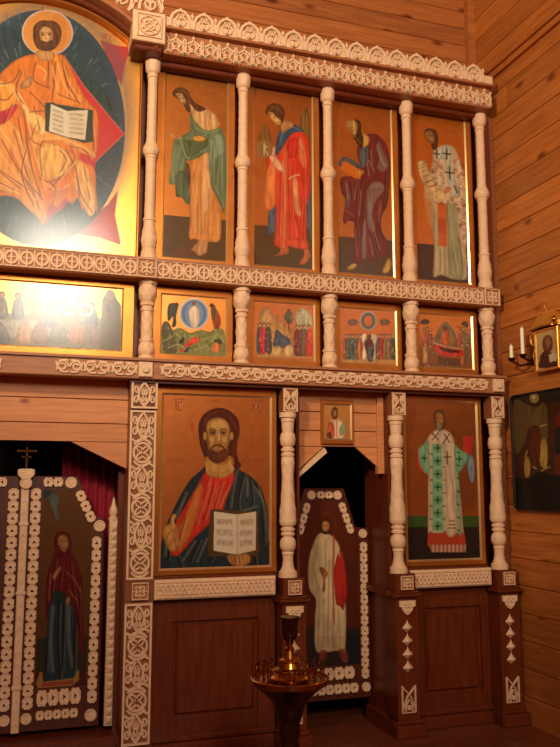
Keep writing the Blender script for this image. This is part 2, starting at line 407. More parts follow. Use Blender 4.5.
# backing boards
for a in ((-1.07, XE, 2.10, 3.66), (-.07, .734, ZS, 2.10), (1.236, XE, ZS, 2.10)):
    P_('backing_board', boxm(a[0], a[1], .10, .13, a[2], a[3]), origin=(a[0], .1, a[2]))
P_('backing_board', boxm(XE, XR - .002, .0, .03, ZS, 3.66), origin=(XE, 0, 1))
P_('side_post', boxm(XE - .018, XE + .016, -.01, .10, 2.16, 3.63), PANELW, origin=(XE, 0, 2.8))
# upper beam
b1 = P_('beam', boxm(XL, 1.885, -.048, .10, 2.552, 2.645, .004), BEAMW, origin=(.4, 0, 2.6))
P_('beam_lip', boxm(XL, 1.88, -.058, .0, 2.643, 2.652), BEAMW, origin=(.4, 0, 2.65))
x = .062
while x < 1.775: carve('rosette', M_CC, x, -.048, 2.601, b1); x += .0652
x = -.092
while x > -1.0: carve('rosette', M_CC, x, -.048, 2.601, b1); x -= .0652
for x in (-.017, 1.838, -1.02):
    P_('corner_boss', boxm(x - .044, x + .044, -.062, 0, 2.553, 2.645, .003), BEAMW, origin=(x, -.06, 2.6))
    carve('flower', M_Q, x, -.062, 2.599, b1, s=1.06)
# lower beam
b2 = P_('beam', boxm(XL, 1.885, -.085, .10, 2.075, 2.160, .004), BEAMW, origin=(.4, 0, 2.1))
P_('beam_lip', boxm(XL, 1.89, -.097, .0, 2.158, 2.170), BEAMW, origin=(.4, 0, 2.16))
P_('beam_underside', boxm(-.08, 1.88, -.06, .10, 2.062, 2.075), PANELW, origin=(.4, 0, 2.07))
n = 14
for i in range(n): carve('vine_scroll', M_SC, .115 + i * (1.775 - .115 + .0) / (n - .5), -.085, 2.119, b2, s=(1.02, 1, 1.05))
for x in (-.34, -.22, -.10, -.68, -.80, -.92): carve('vine_scroll', M_SC, x - .01, -.085, 2.119, b2, s=(.98, 1, 1.05))
for x in (-.015, 1.838, -1.02):
    P_('corner_boss', boxm(x - .032, x + .032, -.098, -.05, 2.084, 2.152, .003), CREAM, origin=(x, -.09, 2.12))
    bm = bmesh.new(); disc(bm, x, 2.117, .016, -.098, .01, 12); obj('button', bm, CREAM, b2)
# cornice
P_('cornice_moulding', boxm(.03, XE, -.015, .038, 3.640, 3.668, .006), PANELW, origin=(.9, 0, 3.65))
c1 = P_('cornice', boxm(.037, 1.858, -.085, .18, 3.668, 3.782, .004), BEAMW, origin=(.9, -.05, 3.72))
x = .094; k = 0
while x < 1.85: carve('keyhole_arch', M_AL, x, -.085, 3.722, c1); x += .0862
P_('cornice_shelf', boxm(.035, 1.862, -.118, .18, 3.782, 3.796, .002), BEAMW, origin=(.9, -.1, 3.79))
c2 = P_('crest_board', boxm(.035, 1.862, -.112, -.098, 3.796, 3.842), CREAM, origin=(.9, -.11, 3.8))
x = .110
while x < 1.85: carve('crest_arch', M_AU, x, -.105, 3.84, c2); x += .1165
# square corner block over the first column, with an endless knot
for X0 in (-.042, -.978):
    P_('corner_block', boxm(X0 - .078, X0 + .078, -.13, .10, 3.688, 3.842, .004), CREAM, origin=(X0, -.13, 3.76))
    bm = bmesh.new(); q = .056; cz = 3.765; yy = -.13
    for (px, pz) in ((X0, cz),):
        ribbon(bm, [(px - q, pz - q), (px + q, pz - q), (px + q, pz + q), (px - q, pz + q)], .0042, .009, True, yy)
        ribbon(bm, ell(px, pz, .047, .047, 18), .0048, .010, True, yy)
        ribbon(bm, ell(px, pz, .026, .026, 12), .0042, .011, True, yy)
        for t in (PI / 4, -PI / 4):
            for off in (-.011, .011):
                c_, s_ = math.cos(t), math.sin(t)
                ribbon(bm, [(px - .045 * c_ - off * s_, pz - .045 * s_ + off * c_), (px + .045 * c_ - off * s_, pz + .045 * s_ + off * c_)], .0035, .010, False, yy)
    P_('knot_carving', bm, CREAM)
    P_('block_moulding', boxm(X0 - .066, X0 + .07, -.10, .10, 3.66, 3.688, .006), PANELW, origin=(X0, -.1, 3.67))
# arch over the wide central picture: dark moulding and crest following the curve
AC = (-.51, 3.268)
def arc_band(r0, r1, y0, y1, a, m, name, bev=0):
    bm = bmesh.new(); n = 28; rows = []
    for i in range(n + 1):
        t = PI / 2 - a + 2 * a * i / n; c, s = math.cos(t), math.sin(t)
        rows.append([bm.verts.new((AC[0] + r * c, y, AC[1] + r * s)) for r, y in ((r0, y1), (r0, y0 + bev), (r0 + bev, y0), (r1 - bev, y0), (r1, y0 + bev), (r1, y1))])
    for i in range(n):
        for k in range(5): bm.faces.new((rows[i][k], rows[i + 1][k], rows[i + 1][k + 1], rows[i][k + 1]))
    return P_(name, bm, m)
am = .90
arc_band(.612, .626, -.015, .10, am, GILT, 'arch_moulding', .004)
arc_band(.626, .650, -.04, .10, am, PANELW, 'arch_moulding', .006)
ac = arc_band(.650, .668, -.10, .18, am, BEAMW, 'arch_moulding', .004)
carve('crest_arch', M_AU, -.040, -.118, 3.888, ac)
for i in range(-3, 4):
    t = PI / 2 - i * .166; r = .716
    carve('crest_arch', M_AU, AC[0] + r * math.cos(t), -.105, AC[1] + r * math.sin(t), ac, rot=(0, PI / 2 - t, 0))
# ---- turned columns
def carved(z, a): return 1 + .06 * math.sin(4 * a + 70 * z) * math.cos(4 * a - 70 * z)
def leafy(z, a): return 1 + .075 * math.sin(6 * a) * math.cos(95 * z)
def column_mesh(prof, H, rel, name, step=.012):
    bm = bmesh.new(); lathe(bm, 0, 0, dense([((1 - t) * H, r) for t, r in prof], step), 24, rel)
    bmesh.ops.reverse_faces(bm, faces=bm.faces)
    return mesh_of(bm, name, CREAM2, True)
UP = [(0, .038), (.020, .038), (.022, .034), (.03, .034), (.033, .037), (.06, .038), (.078, .035), (.092, .028), (.095, .024), (.103, .024), (.105, .028), (.115, .028), (.117, .023), (.30, .023), (.42, .0245), (.436, .025), (.438, .029), (.446, .029), (.448, .033), (.460, .038), (.475, .040), (.488, .038), (.498, .033), (.500, .028), (.512, .028), (.514, .0245), (.70, .0245), (.80, .026), (.803, .031), (.813, .031), (.815, .027), (.845, .029), (.87, .035), (.91, .038), (.935, .035), (.945, .029), (.948, .033), (.958, .033), (.96, .038), (.98, .038), (.982, .041), (1, .041)]
MID = [(0, .042), (.045, .042), (.05, .036), (.07, .036), (.08, .040), (.13, .043), (.18, .042), (.25, .034), (.27, .028), (.275, .033), (.31, .033), (.315, .026), (.34, .026), (.345, .031), (.38, .031), (.385, .027), (.55, .028), (.72, .027), (.73, .033), (.76, .033), (.77, .030), (.82, .037), (.87, .039), (.91, .036), (.93, .030), (.935, .037), (.96, .037), (.965, .041), (1, .041)]
LOW = [(0, .043), (.03, .043), (.034, .035), (.055, .035), (.06, .032), (.10, .031), (.125, .028), (.128, .034), (.145, .038), (.165, .040), (.188, .038), (.205, .033), (.208, .026), (.218, .026), (.222, .034), (.238, .034), (.241, .027), (.25, .027), (.254, .034), (.268, .034), (.272, .028), (.28, .033), (.31, .036), (.34, .032), (.42, .030), (.52, .034), (.62, .041), (.672, .043), (.69, .037), (.694, .028), (.703, .028), (.707, .036), (.72, .036), (.724, .029), (.732, .029), (.736, .035), (.748, .035), (.752, .027), (.764, .027), (.768, .034), (.785, .039), (.805, .041), (.825, .038), (.842, .031), (.845, .027), (.852, .030), (.862, .030), (.866, .027), (.90, .026), (.935, .030), (.96, .038), (.965, .045), (1, .047)]
mUP = column_mesh(UP, 1.04, carved, 'upper_column', .009)
mMID = column_mesh(MID, .382, leafy, 'middle_column', .008)
def vine(z, a): return 1 + (.05 * math.sin(4 * a + 40 * z) * math.sin(55 * z) if .27 < z < .55 else 0)
mLOW = column_mesh(LOW, .775, vine, 'lower_column', .01)
for x in COLX + [-1.02]:
    carve('column', mUP, x, 0, 2.652, scr); carve('column', mMID, x, 0, 2.170, scr)
CX = (1.49 * W, 2.742 * W, 3.995 * W)
mCap = None
for x in CX:
    P_('capital_block', boxm(x - .037, x + .037, -.076, .0, 1.945, 2.062, .003), SCREEN, origin=(x, -.09, 2))
    bm = bmesh.new(); yy = -.076
    ribbon(bm, [(x - .032, 1.950), (x + .032, 1.950), (x + .032, 2.057), (x - .032, 2.057)], .0062, .007, True, yy)
    for s in (-1, 1):
        ribbon(bm, [(x - s * .026, 2.050), (x - s * .02, 2.030), (x + s * .012, 2.008), (x + s * .026, 1.985), (x + s * .018, 1.962), (x + s * .006, 1.958)], .0056, .009, False, yy)
        ribbon(bm, ell(x + s * .017, 2.028, .008, .014, 8), .0045, .008, True, yy)
    ribbon(bm, ell(x, 1.972, .010, .014, 8), .0045, .009, True, yy)
    P_('capital_carving', bm, CREAM)
    carve('column', mLOW, x - .004, -.045, 1.17, scr, s=(.95, .95, 1))
# ---- left pilaster
def pilaster(xc, sgn=1):
    P_('pilaster', boxm(xc - .062, xc + .062, -.040, .10, ZS + .03, 2.075), SCREEN, origin=(xc, -.03, 1.2))
    P_('pilaster_capital', boxm(xc - .058, xc + .058, -.050, -.04, 1.944, 2.072), PANELW, origin=(xc, -.05, 2))
    bm = bmesh.new(); lattice(bm, xc - .059, xc + .059, 1.944, 2.072, -.050, 1, 1); P_('capital_carving', bm, CREAM)
    bm = bmesh.new(); lattice(bm, xc - .060, xc + .058, 1.185, 1.936, -.040, 6, 0); P_('lattice_carving', bm, CREAM)
    bm = bmesh.new(); lattice(bm, xc - .063, xc + .058, .49, 1.082, -.040, 5, 1); P_('lattice_carving', bm, CREAM)
    P_('square_boss', boxm(xc - .034, xc + .036, -.055, -.04, 1.098, 1.172, .003), BEAMW, origin=(xc, -.05, 1.13))
    carve('flower', M_Q, xc + .001, -.055, 1.135, scr, s=.86)
    P_('pilaster_base', boxm(xc - .075, xc + .072, -.06, .10, ZS, .485, .008), PANELW, origin=(xc, -.05, .45))
pilaster(-.012); pilaster(-1.01)
# ---- piers under the turned columns
def pier(x, left, right):
    P_('pier', boxm(x - .058, x + .058, -.10, .0, ZS + .05, 1.066), PANELW, origin=(x, -.1, .8))
    P_('pier_block', boxm(x - .052, x + .052, -.095, .0, 1.088, 1.172), PANELW, origin=(x, -.1, 1.1))
    P_('pier_ledge', boxm(x - .074, x + .074, -.122, .0, 1.064, 1.078, .004), PANELW, origin=(x, -.1, 1.07))
    P_('pier_ledge', boxm(x - .064, x + .064, -.110, .0, 1.078, 1.090, .003), PANELW, origin=(x, -.1, 1.08))
    P_('square_boss', boxm(x - .031, x + .031, -.108, -.095, 1.099, 1.161, .003), BEAMW, origin=(x, -.1, 1.13))
    carve('flower', M_Q, x, -.108, 1.130, scr, s=.76)
    bm = bmesh.new(); prism(bm, [(x - .042, 1.046), (x - .042, 1.018), (x - .030, 1.016), (x - .026, 1.000), (x - .010, .984), (x, .980), (x + .010, .984), (x + .026, 1.000), (x + .030, 1.016), (x + .042, 1.018), (x + .042, 1.046)], -.110, -.10)
    ribbon(bm, ell(x, 1.008, .020, .014, 9, PI, 2 * PI), .003, .005, False, -.110)
    for s in (-1, 1): ribbon(bm, ell(x + s * .012, 1.024, .009, .009, 8), .0028, .005, True, -.110)
    P_('bracket_carving', bm, CREAM)
    for k in range(4):
        zc = .925 - k * .0615
        bm = bmesh.new()
        v = [bm.verts.new(p) for p in ((x - .028, -.10, zc - .008), (x, -.10, zc - .028), (x + .028, -.10, zc - .008), (x + .006, -.10, zc + .016), (x, -.10, zc + .032), (x - .006, -.10, zc + .016), (x, -.124, zc - .006))]
        for i in range(6): bm.faces.new((v[i], v[(i + 1) % 6], v[6]))
        P_('diamond', bm, CREAM, origin=(x, -.1, zc))
    bm = bmesh.new(); yy = -.10; za, zb = .530, .652
    ribbon(bm, [(x - .034, zb), (x - .034, za), (x + .034, za), (x + .034, zb)], .0045, .008, False, yy)
    ribbon(bm, [(x - .034, zb - .004), (x + .010, (za + zb) / 2 + .010), (x + .030, za + .02)], .004, .009, False, yy)
    ribbon(bm, [(x + .034, zb - .004), (x - .010, (za + zb) / 2 + .010), (x - .030, za + .02)], .004, .009, False, yy)
    ribbon(bm, [(x - .018, za + .006), (x - .015, za + .035), (x, za + .06), (x + .015, za + .035), (x + .018, za + .006)], .0045, .009, False, yy)
    prism(bm, ell(x, za + .022, .009, .013, 8), yy - .008, yy, .002)
    P_('foot_carving', bm, CREAM)
    P_('pier_base', boxm(x - .068, x + .068, -.115, .0, .478, .492, .004), PANELW, origin=(x, -.1, .48))
    P_('pier_base', boxm(x - .080, x + .080, -.135, .0, ZS, .478, .006), PANELW, origin=(x, -.1, .44))
for x in CX: pier(x + .008, 0, 0)
# ---- sill panels with braid carving
def sill(x0, x1):
    s_ = P_('sill_panel', boxm(x0, x1, -.055, .0, 1.093, 1.180, .004), CREAM, origin=(x0, -.05, 1.1))
    bm = bmesh.new(); f = .011
    ribbon(bm, [(x0 + f, 1.093 + f), (x1 - f, 1.093 + f), (x1 - f, 1.180 - f), (x0 + f, 1.180 - f)], .004, .006, True, -.055)
    n = int((x1 - x0 - 2 * f) / .04); L_ = x1 - x0 - 4 * f; xa = x0 + 2 * f
    for ph in range(3):
        pts = [(xa + L_ * t, 1.1365 + .022 * math.sin(2 * PI * (n * t / 1.6) + ph * 2 * PI / 3)) for t in [i / (n * 6) for i in range(n * 6 + 1)]]
        ribbon(bm, pts, .0042, .008 + .0008 * ph, False, -.055)
    obj('braid_carving', bm, CREAM, s_)
sill(.052, .618); sill(1.318, 1.780)
P_('sill_moulding', boxm(.05, .62, -.03, .0, 1.180, 1.190, .003), PANELW, origin=(.3, 0, 1.18))
P_('sill_moulding', boxm(1.318, 1.78, -.03, .0, 1.180, 1.190, .003), PANELW, origin=(1.5, 0, 1.18))
# ---- lower framed panels
def dado(x0, x1, ix0, ix1):
    P_('dado_panel', boxm(x0, x1, .012, .10, ZS, 1.083), PANELW, origin=((x0 + x1) / 2, .01, .7))
    bm = bmesh.new()
    for a in ((x0, ix0, .49, 1.083), (ix1, x1, .49, 1.083), (ix0, ix1, .99, 1.083), (ix0, ix1, .49, .565)): box(bm, a[0], a[1], -.004, .012, a[2], a[3])
    P_('panel_frame', bm, PANELW, origin=((x0 + x1) / 2, 0, .7))
    P_('raised_field', boxm(ix0 + .018, ix1 - .018, .000, .012, .583, .972, .012), PANELW, origin=((x0 + x1) / 2, .005, .72))
    P_('skirting', boxm(x0, x1, -.024, .012, .478, .503, .006), PANELW, origin=((x0 + x1) / 2, 0, .5))
    P_('skirting', boxm(x0, x1, -.042, .012, ZS, .478, .006), PANELW, origin=((x0 + x1) / 2, 0, .45))
dado(.048, .63, .144, .55); dado(1.32, 1.785, 1.40, 1.74)
# ---- niche of the side door: cheeks and header boards with a cut arch
for x0, x1 in ((.735, .75), (1.22, 1.235)):
    P_('niche_cheek', boxm(x0, x1, -.02, .26, ZS, 2.10), PANELW, origin=(x0, .1, 1))
P_('cheek_ledge', boxm(1.188, 1.222, -.06, .22, 1.064, 1.090, .003), PANELW, origin=(1.2, .1, 1.07))
P_('cheek_base', boxm(1.19, 1.22, -.10, .22, ZS, .492, .003), PANELW, origin=(1.2, .1, .45))
def hdr(name, polys, y0, y1):
    for poly in polys:
        bm = bmesh.new(); prism(bm, poly, y0, y1, .004)
        cx = sum(p[0] for p in poly) / len(poly); cz = sum(p[1] for p in poly) / len(poly)
        obj('plank', bm, PINE, name, origin=(cx, y0, cz))
hb = P_('header_board', boxm(.75, 1.22, .045, .06, 1.79, 2.075), PINE, origin=(1, .05, 1.9))
g = .002
hdr(hb, [[(.752, 1.79), (.895, 1.79), (1.065, 1.79), (1.19, 1.79), (1.19, 1.868 - g), (.752, 1.868 - g)],
         [(.752, 1.868 + g), (1.19, 1.868 + g), (1.19, 1.962 - g), (.752, 1.962 - g)],
         [(.752, 1.962 + g), (1.19, 1.962 + g), (1.19, 2.07), (.752, 2.07)],
         [(.752, 1.665), (.895, 1.79 - g), (.752, 1.79 - g)],
         [(1.067, 1.79 - g), (1.215, 1.668), (1.215, 1.79 - g)]], .03, .045)
bm = bmesh.new(); prism(bm, [(.735, 1.640), (.748, 1.628), (.908, 1.760), (.895, 1.782)], .010, .05, .003)
P_('arch_trim', bm, CREAM2)
P_('arch_trim', boxm(1.185, 1.220, .012, .05, 1.655, 2.07, .003), PINE, origin=(1.2, .03, 1.8))
# ---- header boards over the central doors
hb2 = P_('header_board', boxm(-1.0, -.07, .045, .06, 1.80, 2.075), PINE, origin=(-.5, .05, 1.9))
hdr(hb2, [[(-.955, 1.795), (-.07, 1.795), (-.07, 1.877 - g), (-.955, 1.877 - g)],
          [(-.955, 1.877 + g), (-.07, 1.877 + g), (-.07, 1.988 - g), (-.955, 1.988 - g)],
          [(-.955, 1.988 + g), (-.07, 1.988 + g), (-.07, 2.075), (-.955, 2.075)],
          [(-.07, 1.670), (-.07, 1.795 - g), (-.325, 1.795 - g)],
          [(-.95, 1.670), (-.695, 1.795 - g), (-.95, 1.795 - g)]], .03, .045)
# ---- carved post beside the central doors, with a finial
for x in (-.116, -.904):
    bm = bmesh.new(); box(bm, x - .018, x + .018, .10, .14, .54, 1.44)
    post = P_('door_post', bm, CREAM, origin=(x, .1, 1))
    bmB = bmesh.new(); v = [bmB.verts.new(p) for p in ((-.017, 0, -.016), (.017, 0, -.016), (.017, 0, .018), (-.017, 0, .018), (0.004, -.014, .004))]
    for i in range(4): bmB.faces.new((v[i], v[(i + 1) % 4], v[4]))
    mB = mesh_of(bmB, 'bead', CREAM)
    z = .56
    while z < 1.43: carve('bead', mB, x, .10, z, post); z += .0365
    bm = bmesh.new(); lathe(bm, x, .118, [(1.44, .022), (1.452, .022), (1.456, .014), (1.462, .017), (1.475, .021), (1.49, .018), (1.51, .010), (1.53, .006), (1.545, .001)], 12)
    P_('finial', bm, CREAM2, smooth=True)
P_('door_jamb', boxm(-.099, -.06, .10, .16, ZS, 1.75), PANELW, origin=(-.08, .1, 1))
P_('threshold', boxm(-.98, -.05, .02, .18, ZS, .515, .006), PANELW, origin=(-.5, .1, .45))

# ------------------------------------------------------------------ doors
def strip(parent, xa, za, xb, zb, y, n, s=1, flip=False):
    """a run of palmettes, each its own sub-part, on one carved strip"""
    L_ = math.hypot(xb - xa, zb - za); ang = math.atan2(xb - xa, za - zb)
    bm = bmesh.new(); ca, sa = (zb - za) / L_, (xb - xa) / L_; w = .013 * s
    ribbon(bm, [(xa, za), (xb, zb)], w, .003, False, y)
    st = obj('carved_strip', bm, DOORW, parent)
    for i in range(n):
        t = (i + .5) / n; sc = L_ / n / .0535
        inst('palmette', M_PAL, (xa + (xb - xa) * t, y - .002, za + (zb - za) * t), st, (0, -math.atan2(-(xb - xa), zb - za), 0), (s, 1, sc))
def leaf(sgn, label):
    X = lambda x: -.51 + sgn * (x + .51)
    d = thing('altar_gate_leaf', label, 'door', (X(-.34), .14, ZS + .1), 'pair of central doors')
    poly = [(X(p[0]), p[1]) for p in [(-.497, .535), (-.155, .535), (-.155, 1.448), (-.200, 1.462), (-.283, 1.640), (-.497, 1.640)]]
    if sgn < 0: poly = poly[::-1]
    bm = bmesh.new(); prism(bm, poly, .135, .165, .003); obj('panel', bm, DOORW, d)
    xs = (X(-.455), X(-.187)); y = .135
    strip(d, X(-.462), .63, X(-.462), 1.585, y, 18)
    strip(d, X(-.187), .635, X(-.187), 1.365, y, 13, .92)
    strip(d, X(-.275), 1.572, X(-.207), 1.432, y, 3, .9)
    strip(d, X(-.432), 1.612, X(-.345), 1.612, y, 2, .95)
    for x, z, r in ((-.310, 1.609, 1), (-.176, 1.412, 1), (-.190, .583, 1.0), (-.465, .590, .9)): inst('roundel', M_RD, (X(x), y, z), d, (0, 0, 0), (r, 1, r))
    strip(d, X(-.425), .672, X(-.235), .672, y, 4, 1.5)
    strip(d, X(-.425), .600, X(-.245), .600, y, 5, .85)
    return d
g1 = leaf(1, 'right leaf of the central gate with painted woman in dark red and blue robes')
g2 = leaf(-1, 'left leaf of the central gate, mostly cut off, edged with pale carving')
mid = thing('gate_post', 'pale carved post between the central gate leaves, dark metal cross on top', 'door post', (-.51, .12, .53))
obj('shaft', boxm(-.527, -.493, .105, .1345, .54, 1.585, .004), CREAM, mid)
bm = bmesh.new(); z = .57
while z < 1.56: ribbon(bm, [(-.520, z), (-.510, z + .012), (-.500, z)], .003, .004, False, .105); z += .05
obj('shaft_carving', bm, CREAM, mid)
for z in (.72, 1.12, 1.42): obj('collar', boxm(-.531, -.489, .100, .1345, z, z + .014, .003), CREAM, mid)
inst('roundel', M_RD, (-.508, .105, 1.607), mid)
bm = bmesh.new(); prism(bm, [(-.545, 1.645), (-.545, 1.668), (-.530, 1.672), (-.487, 1.672), (-.472, 1.668), (-.472, 1.645), (-.487, 1.628), (-.530, 1.628)][::-1], .10, .134, .003); obj('crown_block', bm, CREAM, mid)
bm = bmesh.new(); yy = .115
for a in ((-.513, -.505, 1.672, 1.790), (-.545, -.473, 1.748, 1.756), (-.530, -.488, 1.722, 1.729)): box(bm, a[0], a[1], yy, yy + .008, a[2], a[3])
for cx_, cz_ in ((-.509, 1.793), (-.547, 1.752), (-.471, 1.752)): disc(bm, cx_, cz_, .008, yy + .008, .01, 10)
obj('cross', bm, DKBRASS, mid, 'dark metal cross')
# side door in the niche
sd = thing('side_door', 'narrow arched side door with painted man in white robe and red stole', 'door', (.97, .22, ZS + .1))
poly = [(.753, .532), (1.215, .532), (1.215, 1.375), (1.140, 1.382), (1.075, 1.582), (.856, 1.582), (.790, 1.382), (.753, 1.375)]
bm = bmesh.new(); prism(bm, poly, .205, .235, .003); obj('panel', bm, DOORW, sd)
y = .205
strip(sd, 1.180, .625, 1.180, 1.305, y, 13, .85); strip(sd, .780, .625, .780, 1.305, y, 13, .85)
strip(sd, 1.056, 1.508, 1.114, 1.350, y, 3, .78); strip(sd, .872, 1.508, .826, 1.350, y, 3, .78)
strip(sd, .922, 1.548, 1.010, 1.548, y, 2, .8)
for x, z in ((.893, 1.547), (1.038, 1.546), (1.178, 1.348), (.780, 1.348), (1.186, .583), (.780, .583)): inst('roundel', M_RD, (x, y, z), sd, (0, 0, 0), (.88, 1, .88))
strip(sd, .84, .660, 1.12, .660, y, 5, 1.3); strip(sd, .83, .585, 1.14, .585, y, 7, 1.0)
# curtain hanging behind the central doors
bm = bmesh.new(); rows = []
for i in range(60):
    x = -.34 + .005 * i; yv = .30 + .012 * math.sin(i * .75)
    rows.append([bm.verts.new((x, yv, z)) for z in (ZS + .02, 1.0, 1.82)])
for i in range(59):
    for k in range(2): bm.faces.new((rows[i][k], rows[i + 1][k], rows[i + 1][k + 1], rows[i][k + 1]))
cu = obj('curtain', bm, CURT, smooth=True); tag(cu, 'dark red curtain hanging in shadow behind the central gate', 'curtain')
cu.modifiers.new('thickness', 'SOLIDIFY').thickness = .004
# ------------------------------------------------------------------ painting on panels
# Every painted panel is a fine mesh whose vertices carry the paint colour. The picture is drawn on a small sheet;
# `quad` gives the sheet coordinates of the four corners (top left, top right, bottom right, bottom left).
def spline(P, k=6):
    n = len(P); out = []
    for i in range(n):
        a, b, c, d = P[i - 1], P[i], P[(i + 1) % n], P[(i + 2) % n]
        for j in range(k):
            t = j / k; out.append([.5 * ((2 * b[q]) + (-a[q] + c[q]) * t + (2 * a[q] - 5 * b[q] + 4 * c[q] - d[q]) * t * t + (-a[q] + 3 * b[q] - 3 * c[q] + d[q]) * t ** 3) for q in (0, 1)])
    return out
def pts(s): return [tuple(float(v) for v in p.split(',')) for p in s.split()]
class Sheet:
    def __init__(s, quad, bg, gild=1.0, k=3, seed=1):
        s.q = quad; xs = [p[0] for p in quad]; ys = [p[1] for p in quad]
        s.x0, s.y0 = min(xs) - 1, min(ys) - 1; s.k = k
        s.w = int((max(xs) + 1 - s.x0) * k) + 1; s.h = int((max(ys) + 1 - s.y0) * k) + 1
        s.a = np.zeros((s.h, s.w, 4), np.float32); s.a[..., :3] = srgb(*bg); s.a[..., 3] = gild
        s.rng = np.random.RandomState(seed)
    def _mix(s, m, col, a, gild=0.):
        ya, yb, xa, xb, M = m
        if M is None: return
        M = (M * a)[..., None]; R = s.a[ya:yb, xa:xb]
        R[..., :3] = R[..., :3] * (1 - M) + np.array(srgb(*col), np.float32) * M
        R[..., 3:] = R[..., 3:] * (1 - M) + gild * M
    def _box(s, xs, ys, pad):
        xa = max(0, int((min(xs) - s.x0 - pad) * s.k)); xb = min(s.w, int((max(xs) - s.x0 + pad) * s.k) + 2)
        ya = max(0, int((min(ys) - s.y0 - pad) * s.k)); yb = min(s.h, int((max(ys) - s.y0 + pad) * s.k) + 2)
        if xb <= xa or yb <= ya: return None
        Y, X = np.mgrid[ya:yb, xa:xb]
        return ya, yb, xa, xb, X / s.k + s.x0, Y / s.k + s.y0
    def p(s, col, pt, sm=1, a=1., gild=0., k=6, mod=None):
        P = pts(pt) if isinstance(pt, str) else pt
        if sm: P = spline(P, k)
        b = s._box([q[0] for q in P], [q[1] for q in P], .5)
        if b is None: return
        ya, yb, xa, xb, X, Y = b; M = np.zeros(X.shape, np.float32)
        for ox, oy in ((-.12, -.12), (.12, .12), (.12, -.12), (-.12, .12)):
            ins = np.zeros(X.shape, bool); XX, YY = X + ox, Y + oy
            for i in range(len(P)):
                x1, y1 = P[i - 1]; x2, y2 = P[i]
                if y1 == y2: continue
                ins ^= ((y1 > YY) != (y2 > YY)) & (XX < (x2 - x1) * (YY - y1) / (y2 - y1) + x1)
            M += ins * .25
        s._mix((ya, yb, xa, xb, M), col, a, gild)
        w_, h_ = (xb - xa) / s.k, (yb - ya) / s.k
        if mod is None: mod = 1 if sm and a > .75 and min(w_, h_) > 3.5 else 0
        if mod:                                  # the painter's modelling: streaky folds, deeper tone to the outline
            rad = max(1, int(s.k * min(1.8, min(w_, h_) * .14))); B = M.copy()
            for _ in (0, 1):
                for ax in (0, 1):
                    c = np.cumsum(np.pad(B, [(rad + 1, rad) if q == ax else (0, 0) for q in (0, 1)], mode='constant'), ax)
                    B = (c[2 * rad + 1:] - c[:-2 * rad - 1] if ax == 0 else c[:, 2 * rad + 1:] - c[:, :-2 * rad - 1]) / (2 * rad + 1)
            g = s.rng.rand(64, 64).astype(np.float32); sc = min(1., min(w_, h_) / 14)
            U = (X + 1.3 * np.sin(Y / 8 + s.rng.rand() * 6)) / (1.5 * sc + .4); V = Y / (11 * sc + 1)
            i0, j0 = np.floor(V).astype(int), np.floor(U).astype(int); fv, fu = V - i0, U - j0
            G = (g[i0 % 64, j0 % 64] * (1 - fv) * (1 - fu) + g[(i0 + 1) % 64, j0 % 64] * fv * (1 - fu) + g[i0 % 64, (j0 + 1) % 64] * (1 - fv) * fu + g[(i0 + 1) % 64, (j0 + 1) % 64] * fv * fu)
            sh = (.40 + .72 * np.clip(B, 0, 1)) * (1 + (.80 if max(w_, h_) < 60 else .5) * (G - .5)); R = s.a[ya:yb, xa:xb, :3]
            R *= 1 + (np.clip(sh, .3, 1.5) - 1)[..., None] * (M * mod)[..., None]
    def l(s, col, w, pt, a=1., sm=0, gild=0., soft=.35):
        P = pts(pt) if isinstance(pt, str) else pt
        b = s._box([q[0] for q in P], [q[1] for q in P], w + soft)
        if b is None: return
        ya, yb, xa, xb, X, Y = b; D = np.full(X.shape, 1e9, np.float32)
        for (x1, y1), (x2, y2) in zip(P, P[1:]):
            dx, dy = x2 - x1, y2 - y1; L2 = dx * dx + dy * dy or 1e-9
            t = np.clip(((X - x1) * dx + (Y - y1) * dy) / L2, 0, 1)
            D = np.minimum(D, np.hypot(X - x1 - t * dx, Y - y1 - t * dy))
        s._mix((ya, yb, xa, xb, np.clip((w / 2 + soft - D) / (2 * soft), 0, 1)), col, a, gild)
    def f(s, col, w, many, a=.6):            # a set of fold strokes, '|' between them
        for q in many.split('|'):
            P = pts(q)
            if len(P) > 2:
                E = [P[0]] + P + [P[-1]]; Q = []
                for i in range(1, len(E) - 2):
                    p0, p1, p2, p3 = E[i - 1:i + 3]
                    for j in range(5):
                        t = j / 5; Q.append(tuple(.5 * (2 * p1[k] + (p2[k] - p0[k]) * t + (2 * p0[k] - 5 * p1[k] + 4 * p2[k] - p3[k]) * t * t + (3 * p1[k] - p0[k] - 3 * p2[k] + p3[k]) * t ** 3) for k in (0, 1)))
                P = Q + [P[-1]]
            if w >= .9 and sum(col) < 420: s.l((255, 214, 160), w * .9, [(x + w * 1.15, y + .2) for x, y in P], a * (.10 if sum(col) < 170 else .26), soft=.6)
            s.l(col, w, P, a, soft=.45)
    def e(s, col, cx, cy, rx, ry, a=1., ring=0, rot=0, gild=0., soft=.3):
        R = max(rx, ry) + ring + .5
        b = s._box([cx - R, cx + R], [cy - R, cy + R], .5)
        if b is None: return
        ya, yb, xa, xb, X, Y = b; c, n = math.cos(rot), math.sin(rot)
        U, V = (X - cx) * c + (Y - cy) * n, -(X - cx) * n + (Y - cy) * c
        D = (np.hypot(U / rx, V / ry) - 1) * min(rx, ry)
        M = np.clip((soft - D) / (2 * soft), 0, 1) if not ring else np.clip((ring / 2 + soft - abs(D)) / (2 * soft), 0, 1)
        s._mix((ya, yb, xa, xb, M), col, a, gild)
